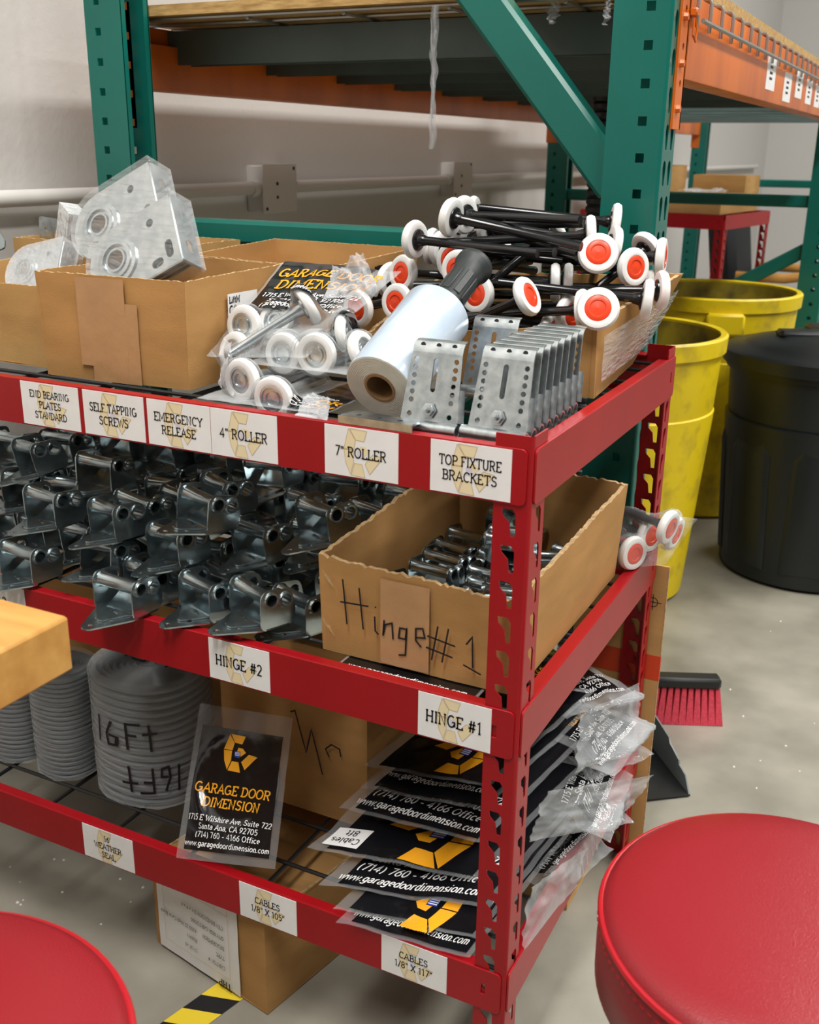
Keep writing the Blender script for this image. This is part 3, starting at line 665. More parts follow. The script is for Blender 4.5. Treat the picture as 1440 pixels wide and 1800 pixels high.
# ------------------------------------------------------------------ hinges
def hinge_meshes():
    t = .0022; hw = .036
    mb = MB()
    out = rnd([(-hw, .038), (hw, .038), (hw, -.012), (.007, -.066), (-.007, -.066), (-hw, -.012)], .007, 3)
    vs, fs = plate2(out, [circ(0, -.055, .0040, 8), circ(-.022, -.004, .0036, 8), circ(.022, -.004, .0036, 8), circ(-.010, -.034, .0034, 8), circ(.012, -.030, .0034, 8), slot(-.012, -.012, .010, -.018, .0026, 3)], t)
    mb.add(vs, fs, 'hinge')
    for s in (-1, 1):
        ear = rnd([(-.013, 0), (.038, 0), (.042, .020), (.034, .050), (-.006, .054), (-.013, .046)], .010, 3)
        vs, fs = plate2(ear, [circ(.002, .0405, .0084, 12), circ(.0245, .0365, .0084, 12)], t)
        mb.add(vs, fs, 'hinge', Matrix(((0, 0, 1, s*hw-(t if s > 0 else 0)), (1, 0, 0, 0), (0, 1, 0, 0), (0, 0, 0, 1))))
    leaf = mb
    tube = MB(); X = frame((0, .002, .0405), (0, 1, 0), (0, 0, 1))
    tube.lathe([(.0078, -hw-.003), (.0108, -hw-.003), (.0116, -hw+.002), (.0094, -hw+.006), (.0092, hw-.006), (.0116, hw-.002), (.0116, hw+.001), (.0104, hw+.0035), (.0078, hw+.003), (.0078, -hw-.003)], 'hinge', X, 14)
    col = MB(); X = frame((hw, .0245, .0365), (0, 1, 0), (0, 0, 1))
    col.lathe([(.0078, -.02), (.0078, .003), (.0104, .0035), (.0116, .001), (.0116, -.003), (.0094, -.006), (.0094, -.02)], 'hinge', X, 14)
    inner = MB(); out = rnd([(-.024, .034), (.024, .034), (.024, -.002), (.006, -.040), (-.006, -.040), (-.024, -.002)], .006, 3)
    vs, fs = plate2(out, [slot(-.008, -.008, .008, -.013, .0024, 3)], .0022)
    inner.add([(x, y, z+.0026+max(0, y+.002)*.55) for x, y, z in vs], fs, 'hinge')
    return leaf, tube, col, inner
hl = hinge_meshes()
h0 = empty('hinge_assembly')
hl[0].build('leaf', h0); hl[1].build('barrel', h0); hl[2].build('eyelet', h0); hl[3].build('inner_leaf', h0)
used = [False]
def hinge(p, rz=0, rx=0, ry=0, label='', group='', s=1):
    o = h0 if not used[0] else dup(h0)
    used[0] = True; o.location = p; o.rotation_euler = (R(rx), R(ry), R(rz)); o.scale = (s, s, s)
    return tag(o, label, 'hinge', group)
G2 = 'steel hinges heaped on the middle shelf'
# resting poses: place, rotation in degrees, what sets the hinge apart
TIPS = [
    ((-0.5661, -0.0056, 0.6), (0.0, 0.0, -4.0), 'set apart from the others'),
    ((-0.4682, 0.043, 0.6), (0.0, -0.0, -18.0), 'third from the handwritten box'),
    ((-0.3856, 0.0409, 0.6077), (-1.7, 0.2, -20.6), 'second from the handwritten box'),
    ((-0.3504, 0.0874, 0.5876), (-2.3, -0.4, -18.2), 'touching the handwritten box'),
]
TOPS = [
    ((-0.7623, 0.0142, 0.602), (-1.3, 0.0, -6.0), 'galvanised hinge resting at the HINGE #3 tag of the middle rail'),
    ((-0.5825, 0.0661, 0.59), (2.5, 1.4, -16.6), ''),
    ((-0.4889, 0.108, 0.5879), (-5.8, -0.8, -19.9), ''),
    ((-0.4446, 0.2447, 0.5882), (6.4, -1.1, -12.4), ''),
    ((-0.3305, 0.2387, 0.5882), (3.9, -3.5, -9.1), ''),
    ((-0.6601, 0.0638, 0.6109), (-8.3, -3.0, -10.8), ''),
    ((-0.4672, 0.1809, 0.5942), (3.4, -1.9, -12.7), ''),
    ((-0.3811, 0.1755, 0.5882), (1.2, -2.1, -26.9), ''),
    ((-0.5502, 0.0848, 0.6436), (2.1, -2.4, -13.8), 'galvanised hinge with its leaf spread across two hinges below'),
    ((-0.4502, 0.1468, 0.647), (4.6, -2.4, -15.3), ''),
    ((-0.5176, 0.2965, 0.5942), (1.5, -4.5, -22.9), ''),
    ((-0.7817, 0.2071, 0.5882), (-0.2, 0.5, -16.5), ''),
    ((-0.6501, 0.0776, 0.6652), (1.5, -4.2, -18.0), ''),
    ((-0.3873, 0.2005, 0.6422), (4.3, 0.0, -8.5), ''),
    ((-0.5128, 0.1013, 0.697), (-5.6, 1.9, -17.0), 'galvanised hinge turned askew below the emergency release tag'),
    ((-0.7677, 0.0753, 0.6671), (0.8, -0.1, -8.5), ''),
    ((-0.6596, 0.1484, 0.6578), (8.4, 3.4, -8.7), ''),
    ((-0.4433, 0.2725, 0.6584), (6.3, 2.4, -8.3), 'galvanised hinge high in the heap, nearest the handwritten box'),
    ((-0.4401, 0.3652, 0.6623), (-4.6, -1.2, -0.4), 'galvanised hinge just under the 7 inch roller tag'),
    ((-0.5383, 0.1875, 0.69), (4.5, -0.0, -26.0), ''),
    ((-0.7545, 0.1723, 0.6953), (-1.4, 0.7, -1.6), 'topmost galvanised hinge of the heap, below the self tapping screws tag'),
]
DEEP = [
    ((-0.8192, 0.4222, 0.5882), (-0.7, -0.7, -16.6)),
    ((-0.3375, 0.4243, 0.5882), (8.7, 1.7, -16.0)),
    ((-0.9077, 0.522, 0.5882), (1.0, -0.4, -8.8)),
    ((-0.9083, 0.3033, 0.5882), (-2.2, 2.8, -5.6)),
    ((-0.7326, 0.5344, 0.5882), (1.1, -1.9, -10.6)),
    ((-0.5661, 0.1871, 0.5882), (-3.7, -4.2, -3.9)),
    ((-0.9162, 0.4405, 0.5882), (4.3, 0.4, -3.0)),
    ((-0.6788, 0.2988, 0.5882), (-1.7, -3.4, 2.9)),
    ((-0.5841, 0.3747, 0.5882), (-2.9, -0.4, -14.0)),
    ((-0.4034, 0.3279, 0.5882), (5.7, -2.0, -0.0)),
    ((-0.479, 0.3831, 0.5882), (-1.9, 0.3, -14.7)),
    ((-0.3691, 0.5079, 0.5882), (4.9, -2.1, -11.1)),
    ((-0.5327, 0.5178, 0.5882), (5.3, 1.6, -21.3)),
    ((-0.9583, 0.1688, 0.5882), (7.5, -1.4, 1.6)),
    ((-0.6661, 0.4782, 0.5952), (9.9, -2.5, 4.8)),
    ((-0.6656, 0.2245, 0.5937), (6.6, 0.4, -1.3)),
    ((-0.6518, 0.4138, 0.6357), (2.2, 0.3, -9.6)),
    ((-0.6228, 0.5268, 0.5882), (3.6, -1.2, -9.5)),
    ((-0.8688, 0.1516, 0.5882), (4.2, -2.5, -12.7)),
    ((-0.7674, 0.1393, 0.5952), (3.4, -3.5, -10.9)),
    ((-0.7939, 0.3355, 0.5882), (9.2, 2.3, -3.9)),
    ((-0.9706, 0.3922, 0.5922), (2.9, 1.5, -8.3)),
    ((-0.6605, 0.1589, 0.5937), (2.5, 4.7, -20.1)),
    ((-0.4253, 0.4792, 0.6357), (7.6, -3.8, -0.9)),
    ((-0.8433, 0.2539, 0.6397), (7.8, -2.7, -3.2)),
    ((-0.9121, 0.1656, 0.6442), (-0.4, -1.2, -6.1)),
    ((-0.3489, 0.4056, 0.6442), (0.4, 0.1, -2.1)),
    ((-0.8139, 0.5313, 0.5882), (9.9, -0.1, -5.7)),
    ((-0.9761, 0.3781, 0.6442), (4.9, 4.9, -0.3)),
    ((-0.7421, 0.328, 0.6412), (6.1, -1.7, -15.8)),
    ((-0.7507, 0.4624, 0.6372), (-1.3, 4.9, 4.4)),
    ((-0.5642, 0.4462, 0.5937), (2.7, -4.4, -4.6)),
    ((-0.5392, 0.303, 0.6467), (3.1, 1.9, -17.8)),
    ((-0.9487, 0.4931, 0.6427), (-0.1, 0.8, -18.3)),
    ((-0.8644, 0.4821, 0.6427), (-1.5, 3.9, -10.8)),
    ((-0.5537, 0.392, 0.6442), (5.2, -3.6, -16.7)),
    ((-0.942, 0.2912, 0.6412), (9.8, 2.3, -14.8)),
    ((-0.3463, 0.5279, 0.6427), (-2.8, -0.1, -9.4)),
    ((-0.6869, 0.2474, 0.6497), (-1.0, -4.9, -5.3)),
    ((-0.3547, 0.3039, 0.6452), (2.2, 0.1, -13.6)),
    ((-0.6193, 0.3221, 0.6467), (2.1, -1.1, -13.1)),
    ((-0.8195, 0.3593, 0.6467), (5.7, -2.9, -12.5)),
    ((-0.4769, 0.4865, 0.6862), (1.7, -4.2, -13.2)),
    ((-0.6334, 0.5012, 0.6862), (2.9, -3.2, -2.1)),
    ((-0.386, 0.4786, 0.6932), (-3.9, 0.7, 2.5)),
    ((-0.841, 0.3197, 0.6957), (3.8, 0.9, -4.5)),
    ((-0.6793, 0.3899, 0.6902), (-0.8, -3.1, 3.1)),
    ((-0.6217, 0.2051, 0.6552), (9.7, 1.7, -12.8)),
    ((-0.8303, 0.1808, 0.6512), (7.3, -1.9, 2.5)),
    ((-0.8874, 0.4244, 0.6482), (3.5, 2.0, 4.7)),
    ((-0.7562, 0.4974, 0.6932), (-0.4, 0.3, -6.1)),
    ((-0.9477, 0.5096, 0.6972), (1.8, 1.1, -17.4)),
    ((-0.9463, 0.3986, 0.7002), (9.3, 0.4, -13.5)),
    ((-0.3491, 0.1554, 0.6932), (7.8, -2.3, -21.6)),
    ((-0.9743, 0.2022, 0.6972), (-2.4, 2.7, 2.4)),
    ((-0.9131, 0.2587, 0.6917), (6.1, -1.1, -0.3)),
    ((-0.548, 0.4074, 0.6972), (-2.0, -4.2, -14.2)),
    ((-0.5458, 0.5204, 0.6442), (1.2, -4.7, -9.4)),
    ((-0.5196, 0.2865, 0.6987), (8.9, -2.1, 0.1)),
    ((-0.6595, 0.3374, 0.7002), (-0.2, -0.9, -7.2)),
    ((-0.836, 0.5211, 0.6932), (-3.5, -4.4, -8.6)),
    ((-0.9827, 0.3421, 0.7012), (6.3, 1.0, 1.7)),
    ((-0.7491, 0.324, 0.6942), (8.9, 1.6, -10.1)),
    ((-0.8854, 0.1727, 0.7012), (9.8, -4.4, -19.9)),
]
INBOX = [
    ((-0.2026, 0.1918, 0.626), (0.0, -0.0, -6.0)),
    ((-0.2027, 0.1225, 0.6292), (-1.1, 3.7, -11.2)),
    ((-0.21, 0.2465, 0.6214), (0.9, 0.9, -9.1)),
    ((-0.2244, 0.3204, 0.611), (-4.7, -0.7, 167.6)),
    ((-0.2393, 0.3925, 0.6018), (-2.7, 0.2, -8.6)),
    ((-0.1202, 0.1953, 0.616), (0.0, 0.0, -8.0)),
    ((-0.1404, 0.2453, 0.611), (1.7, 0.6, -5.6)),
    ((-0.1569, 0.3225, 0.6076), (-2.4, -2.2, 180.7)),
    ((-0.1653, 0.3778, 0.6007), (-0.1, 0.5, -12.9)),
    ((-0.073, 0.2465, 0.5962), (-0.3, 0.5, -82.3)),
    ((-0.0708, 0.1288, 0.5962), (0.3, -0.0, -164.5)),
    ((-0.0746, 0.3958, 0.6022), (-3.4, 5.8, 3.3)),
    ((-0.087, 0.3434, 0.6142), (-1.7, -4.5, 13.7)),
    ((-0.1469, 0.129, 0.6202), (-3.7, -0.3, -101.2)),
    ((-0.1628, 0.3981, 0.6502), (0.8, 3.0, 146.1)),
    ((-0.0693, 0.127, 0.6442), (-1.0, 2.3, 17.7)),
    ((-0.1307, 0.3059, 0.6562), (-3.4, 2.3, -176.4)),
]
for p, r, w_ in TIPS: hinge(p, r[2], r[0], r[1], 'galvanised hinge with its tip over the middle red rail, '+w_, G2)
for p, r, w_ in TOPS: hinge(p, r[2], r[0], r[1], w_ or 'galvanised garage door hinge on top of the heap, leaf and barrel in view', G2)
for p, r in DEEP: hinge(p, r[2], r[0], r[1], 'galvanised garage door hinge packed deep in the heap under the top shelf', G2)
for p, r in INBOX: hinge(p, r[2], r[0], r[1], 'zinc hinge lying in the handwritten cardboard box', 'hinges in the cut-down box', .86)

# ------------------------------------------------------------------ rollers
def roller_meshes(L, hub, stem):
    wl = MB(); wl.lathe([(.0135, -.0055), (.018, -.0062), (.0222, -.005), (.0242, -.0015), (.0242, .0015), (.0222, .005), (.018, .0062), (.0150, .0055), (.0150, -.0055), (.0135, -.0055)], 'whitewheel', None, 32)
    hb = MB()
    if hub == 'redhub': hb.lathe([(.0152, -.004), (.0152, .0048), (.0128, .0060), (.0092, .0060), (.0086, .0050), (.0001, .0058)], hub, None, 28)
    else: hb.lathe([(.0150, -.004), (.0150, .005), (.0128, .0052), (.0124, .0034), (.0100, .0034), (.0096, .0056), (.0074, .0056), (.007, .0036), (.0001, .0040)], hub, None, 28)
    sm = MB(); sm.lathe([(.0140, -.003), (.0130, -.0072), (.0080, -.0090), (.0066, -.016), (.0056, -.0175), (.0056, -L), (.0001, -L)], stem, None, 14)
    return wl, hb, sm
def roller_proto(name, L, hub, stem):
    r = empty(name); a = roller_meshes(L, hub, stem); a[0].build('wheel', r); a[1].build('hub', r); a[2].build('stem', r); return r
R7 = roller_proto('garage_door_roller', .178, 'redhub', 'blackst'); R4 = roller_proto('garage_door_roller', .105, 'zinc2', 'zinc2')
u7 = set()
def roller(proto, p, n, label, group):
    o = proto if proto.name not in u7 else dup(proto)
    u7.add(proto.name); o.location = p; o.scale = (1.1,)*3; o.rotation_mode = 'QUATERNION'; o.rotation_quaternion = V((0, 0, 1)).rotation_difference(V(n).normalized())
    return tag(o, label, 'roller', group)
GR = 'rollers heaped in the open box'
# resting poses: wheel centre, the way the hub faces
REDS = [
    ((-0.0303, 0.2916, 1.0056), (0.261, -0.906, 0.334), 'behind the last bracket of the row'),
    ((-0.2207, 0.36, 1.0032), (-0.241, -0.966, 0.097), 'just under the black hand grip'),
    ((-0.0409, 0.48, 1.0389), (0.842, -0.532, 0.089), 'at the bulging side wall of the box'),
    ((-0.0667, 0.3971, 1.0626), (0.303, -0.893, 0.332), 'beside the green rack post'),
    ((-0.3531, 0.3958, 1.0198), (-0.354, -0.93, 0.1), 'beside the crumpled bag end'),
    ((-0.2762, 0.395, 1.0429), (-0.284, -0.948, 0.142), 'behind the black hand grip'),
    ((-0.3427, 0.3579, 0.9836), (-0.185, -0.981, 0.061), 'wedged against the film roll'),
    ((-0.3961, 0.3398, 0.9731), (-0.255, -0.966, -0.046), 'behind clear film by the roller bags'),
    ((-0.2455, 0.3498, 1.0354), (-0.156, -0.988, 0.014), 'deep in the heap behind the grip'),
]
SIDES = [
    ((-0.092, 0.3521, 0.9202), (0.999, -0.012, 0.042)),
    ((-0.339, 0.3808, 0.9201), (-1.0, 0.004, -0.022)),
    ((-0.0918, 0.4204, 0.9198), (0.998, 0.051, 0.033)),
    ((-0.3194, 0.4548, 0.9281), (-1.0, -0.023, 0.013)),
    ((-0.0965, 0.486, 0.9196), (0.999, -0.05, 0.011)),
    ((-0.3123, 0.5229, 0.9241), (-0.999, -0.003, -0.041)),
    ((-0.1185, 0.3684, 0.9575), (0.999, -0.023, 0.031)),
    ((-0.3116, 0.4079, 0.9615), (-0.999, 0.024, 0.04)),
    ((-0.1066, 0.4437, 0.954), (0.999, -0.007, -0.036)),
    ((-0.3391, 0.4763, 0.9544), (-0.997, -0.059, -0.045)),
    ((-0.1118, 0.5079, 0.9616), (0.999, 0.034, -0.019)),
    ((-0.1653, 0.4938, 1.0799), (0.458, 0.703, 0.544)),
    ((0.0018, 0.4017, 1.0068), (0.952, 0.297, -0.082)),
    ((0.0074, 0.4534, 1.0136), (0.878, 0.479, 0.007)),
    ((-0.0295, 0.5341, 1.005), (0.966, 0.257, 0.016)),
    ((-0.015, 0.5292, 1.0504), (0.991, 0.135, 0.003)),
    ((-0.1385, 0.5429, 1.0618), (0.929, 0.358, 0.098)),
    ((-0.3382, 0.4565, 1.0542), (-0.986, -0.151, 0.07)),
    ((-0.2632, 0.5062, 1.0796), (-0.85, 0.515, 0.11)),
    ((-0.2648, 0.539, 1.0432), (0.239, 0.931, 0.275)),
    ((-0.326, 0.5655, 1.0593), (-0.969, 0.223, 0.109)),
    ((-0.401, 0.4442, 1.0032), (-0.963, 0.245, 0.115)),
    ((-0.068, 0.3518, 0.9946), (0.99, 0.057, 0.127)),
    ((-0.1355, 0.3231, 1.01), (0.894, -0.097, 0.437)),
    ((-0.047, 0.5711, 1.0572), (0.44, 0.758, 0.482)),
    ((-0.0764, 0.5295, 0.9206), (0.991, -0.134, -0.028)),
    ((-0.1314, 0.4205, 1.0181), (0.942, 0.332, 0.046)),
    ((-0.3349, 0.5344, 0.9551), (-0.996, -0.084, 0.023)),
    ((-0.0783, 0.4812, 0.9846), (0.997, 0.024, 0.078)),
    ((-0.0958, 0.3826, 0.9827), (0.93, -0.366, 0.048)),
    ((-0.1311, 0.4716, 1.014), (0.935, 0.355, -0.03)),
    ((-0.3044, 0.4224, 1.054), (-0.959, 0.28, -0.048)),
    ((-0.3239, 0.3719, 1.07), (-0.987, 0.156, 0.032)),
    ((-0.0925, 0.4428, 1.082), (0.938, 0.338, 0.072)),
    ((-0.0745, 0.4941, 1.066), (0.844, 0.514, -0.152)),
    ((-0.2686, 0.3713, 1.102), (-0.984, 0.101, 0.144)),
    ((-0.3056, 0.4654, 1.086), (-0.999, 0.011, -0.049)),
    ((-0.3048, 0.5301, 1.098), (-0.991, -0.133, 0.017)),
    ((-0.2782, 0.4359, 1.102), (-0.963, 0.269, -0.012)),
    ((-0.0878, 0.5395, 1.094), (0.933, 0.351, -0.083)),
]
BAGGED = [
    ((-0.0072, 0.4799, 0.6229), (0.869, -0.494, 0.02)),
    ((0.0053, 0.5261, 0.639), (0.905, -0.426, 0.018)),
    ((0.0364, 0.5033, 0.6642), (0.959, -0.247, -0.138)),
    ((0.0355, 0.5538, 0.6387), (0.968, -0.176, -0.178)),
]
for p, n, w_ in REDS: roller(R7, p, n, 'long-stemmed roller, red hub turned outwards, '+w_, GR)
for p, n in SIDES: roller(R7, p, n, 'long-stemmed roller in the open box, wheel seen edge-on or from its black stem', GR)
CBR = [roller(R7, p, n, 'red-hubbed roller inside the clear bag behind the hinge box', 'rollers in the clear bag on the middle shelf') for p, n in BAGGED]

# ------------------------------------------------------------------ printed poly bags
def polybag(name, label, c, bulge, seed, prints, panel=(.07, .93, .06, .86), group='printed bags', wr=.004, mfilm='film', w=.17, h=.27, cat='bag', sides=(1,), flip=False, d=None, under=(), own=(), cap=.06, nu=48, nv=56, over=(), taut=10):
    """clear bag with a black printed panel; prints = list of ('logo', cx, cy, size) / ('gold'|'white', text, x, y, height) in metres from the lower left"""
    d = d or (V(c[1])-V(c[0])).cross(V(c[3])-V(c[0])); f = drape(c, d, under, own, bulge, seed, wr, nu, nv, cap, taut, over=over); o0 = (V(c[0])+V(c[1])+V(c[2])+V(c[3]))/4
    r = empty(name, o0, label, cat, group)
    mb = MB(); mb.grid(lambda u, v: f(u, v, 1)-o0, nu, nv, mfilm); mb.grid(lambda u, v: f(u, v, -1)-o0, nu, nv, mfilm, flip=True); mb.build('film_sleeve', r, 70)
    for sd in sides:
        if panel:
            mb = MB(); mb.grid(lambda u, v: f(u, v, sd, .0006)-o0, nu, nv, 'print', *panel, flip=sd < 0); mb.build('printed_panel', r, 70)
        if prints:
            mb = MB()
            def g(x, y, o=0, sd=sd):
                u, v = x/w, y/h
                if flip: u, v = 1-u, 1-v
                return f(u if sd > 0 else 1-u, v, sd, .0014+o)-o0
            for q in prints:
                if q[0] == 'logo': logo(mb, q[1], q[2], q[3], g, 'gold', 'gold', 'blue', 2)
                elif q[0] == 'note':
                    mb.poly([(q[1], q[2]), (q[1]+q[3], q[2]), (q[1]+q[3], q[2]+q[4]), (q[1], q[2]+q[4])], 'white', g, 2)
                    for k, t in enumerate(q[5]): text(mb, t, q[1]+q[3]/2, q[2]+q[4]*(.55-.42*k), q[4]*.28, lambda x, y, o=0: g(x, y, .0005), 'ink', .12)
                else: text(mb, q[1], q[2], q[3], q[4], g, q[0], .15 if q[0] == 'gold' else .13, slant=.12, maxw=w*.86)
            mb.build('printed_lettering', r, 0)
    return r
FULL = lambda w=.17: [('logo', w*.52, .190, .066), ('gold', 'GARAGE DOOR', w*.5, .116, .0155), ('gold', 'DIMENSION', w*.5, .092, .0155),
        ('white', '1715 E Wilshire Ave, Suite 722', w*.5, .067, .0092), ('white', 'Santa Ana, CA 92705', w*.5, .053, .0092), ('white', '(714) 760 - 4166 Office', w*.5, .039, .0092), ('white', 'www.garagedoordimension.com', w*.5, .024, .0092)]
def pc(*qs): return [at(px, py, ax, v) for px, py, ax, v in qs]
# upright bag on the bottom shelf
UB = [at(310, 1508, 1, -.012), at(484, 1528, 1, .012), at(515, 1262, 1, .125), at(352, 1236, 1, .125)]
nU = (UB[1]-UB[0]).cross(UB[3]-UB[0]).normalized(); cu = UB[0].lerp(UB[1], .5).lerp(UB[3].lerp(UB[2], .5), .50); eu = (UB[1]-UB[0]).normalized(); ev = nU.cross(eu)
mb = MB()
for k in range(3): mb.tube([cu+nU*(-.0045+.0034*k)+eu*(.064-.002*k)*math.cos(t)+ev*(.070-.002*k)*math.sin(t) for t in [2*math.pi*i/36 for i in range(36)]], .0016, 'rope', 6, loop=True)
cable = tag(mb.build('cable_coil'), 'coiled steel cable inside the upright printed bag', 'cable')
polybag('printed_bag', 'printed black and gold bag leaning upright beside the wrapped coil', UB, .004, 3, FULL(), wr=.002, under=[shelf], own=[cable], cap=.05)
# roller bags on the top shelf
GB = 'bags of short rollers on the top shelf'
LR4 = 'short zinc-stemmed roller with white wheel inside a printed roller bag'
DB = V((.05, -.52, .85))                                  # the way the roller bags face
SR = [[], [], []]
for k, p, n in [
    (2, (-0.4063, 0.0671, 0.9183), (-0.129, -0.991, 0.027)),
    (2, (-0.3464, 0.0459, 0.906), (0.02, -1.0, -0.019)),
    (1, (-0.3786, 0.1193, 0.9448), (0.008, -0.999, 0.043)),
    (1, (-0.3261, 0.1113, 0.9502), (0.094, -0.995, 0.029)),
    (0, (-0.4594, 0.15, 0.9694), (-0.05, -0.994, 0.099)),
    (0, (-0.4226, 0.1694, 0.9747), (-0.033, -0.914, 0.405)),
    (0, (-0.4569, 0.124, 0.9386), (-0.208, -0.96, 0.188)),
    (0, (-0.3734, 0.1675, 0.9994), (0.619, 0.606, 0.5)),
    (1, (-0.3132, 0.1628, 0.97), (0.971, 0.132, 0.197)),
    (1, (-0.276, 0.1374, 0.9544), (0.92, -0.004, 0.391)),
]:
    SR[k].append(roller(R4, p, n, LR4, 'short rollers in the printed bags'))
T3 = [(-.448, .028, .898), (-.262, .018, .902), (-.264, .190, .902), (-.448, .190, .900)]
B3 = polybag('roller_bag', 'lowest printed bag of short rollers lying on the top red rail', T3, .003, 21, [('gold', 'ON', .152, .030, .020), ('gold', 'OR', .154, .062, .020), ('white', 'Office', .132, .030, .009), ('white', '92705', .132, .046, .009), ('white', 'Suite 722', .136, .090, .009)], panel=(.70, .99, .05, 1.0), group=GB, wr=.002, taut=3, over=SR[0]+SR[1], d=DB, own=SR[2], under=[shelf], nu=64, nv=64)
T2 = [(-.415, .086, .935), (-.258, .086, .935), (-.258, .245, .940), (-.415, .245, .940)]
B2 = polybag('roller_bag', 'middle printed bag of short rollers under the topmost roller bag', T2, .003, 14, [('gold', 'DOOR', .135, .215, .022), ('gold', 'ON', .142, .185, .022), ('white', 'Suite 722', .08, .215, .013), ('white', 'dimension.com', .065, .19, .012)], panel=(.06, 1.0, .62, 1.0), group=GB, wr=.002, taut=3, over=SR[0], d=DB, own=SR[1], under=[shelf, B3]+SR[2], nu=64, nv=64)
T1 = [(-.4800, .094, .936), (-.325, .085, .950), (-.300, .285, 1.036), (-.4885, .285, 1.036)]
B1 = polybag('roller_bag', 'topmost printed bag of short rollers leaning on the taped box', T1, .005, 8, [('gold', 'GARAGE DOOR', .085, .225, .021), ('gold', 'DIMENSION', .088, .192, .021), ('white', '1715 E Wilshire Ave, Suite 722', .085, .166, .0105), ('white', 'Santa Ana, CA 92705', .085, .150, .0105), ('white', '(714) 760 - 4166 Office', .085, .134, .0105), ('white', 'www.garagedoordimension.com', .085, .118, .0105)], panel=(.03, .80, .42, 1.0), group=GB, wr=.004, taut=3, d=DB, own=SR[0], under=[shelf, B3, B2]+SR[1]+SR[2], nu=64, nv=64)
def crumple(name, label, c, amp, seed, m='filmm', cat='bag', d=None, under=(), own=(), cap=.05, nu=34, nv=30):
    c = [V(p) for p in c]; d = d or (c[1]-c[0]).cross(c[3]-c[0]); f = drape(c, d, under, own, .0022, seed, amp, nu, nv, cap, 2)
    o0 = (c[0]+c[2])/2; mb = MB(); mb.grid(lambda u, v: f(u, v, 1)-o0, nu, nv, m); mb.grid(lambda u, v: f(u, v, -1)-o0, nu, nv, m, flip=True)
    return tag(mb.build(name, None, 70, o0), label, cat)
crumple('bag_end', 'crumpled clear open end of the topmost roller bag reaching over the film roll', pc((572, 540, 1, .205), (668, 512, 1, .215), (640, 452, 1, .27), (585, 470, 1, .255)), .016, 2, d=DB, under=[B1, B2])
crumple('bag_end', 'clear textured end of the lowest roller bag spread on the rail', pc((520, 735, 1, .006), (576, 742, 1, .002), (580, 700, 1, .05), (540, 690, 1, .06)), .006, 6, d=DB, under=[B3, shelf])
crumple('bag_end', 'clear bag corner tucked against the taped box', pc((384, 676, 1, .075), (412, 702, 1, .045), (412, 612, 1, .11), (398, 606, 1, .125)), .006, 9, d=DB, under=[B1, B2, B3, shelf]+SR[0]+SR[2])
# clear bag round the rollers behind the hinge box
cb = [at(1040, 1004, 1, .475), at(1170, 992, 1, .50), at(1226, 912, 1, .556), at(1040, 888, 1, .52)]
f = drape(cb, (.45, -.70, .55), [shelf], CBR, .012, 5, .004, 48, 44, .05); o0 = V((cb[0]+cb[2])/2); mb = MB()
mb.grid(lambda u, v: f(u, v, 1)-o0, 48, 44, 'film'); mb.grid(lambda u, v: f(u, v, -1)-o0, 48, 44, 'film', flip=True)
tag(mb.build('clear_bag', None, 70, o0), 'clear bag of red-hubbed rollers poking out behind the hinge box', 'bag')
# flat printed bag under the hinge box
polybag('printed_bag', 'flat printed bag lying under the handwritten hinge box', [(-.245, .012, D1+.003), (-.06, .012, D1+.003), (-.06, .2, D1+.003), (-.245, .2, D1+.003)], .0012, 4, [('white', 'www.garagedoordimension.com', .085, .006, .013)], panel=(.02, .98, .01, .95), wr=.0004)

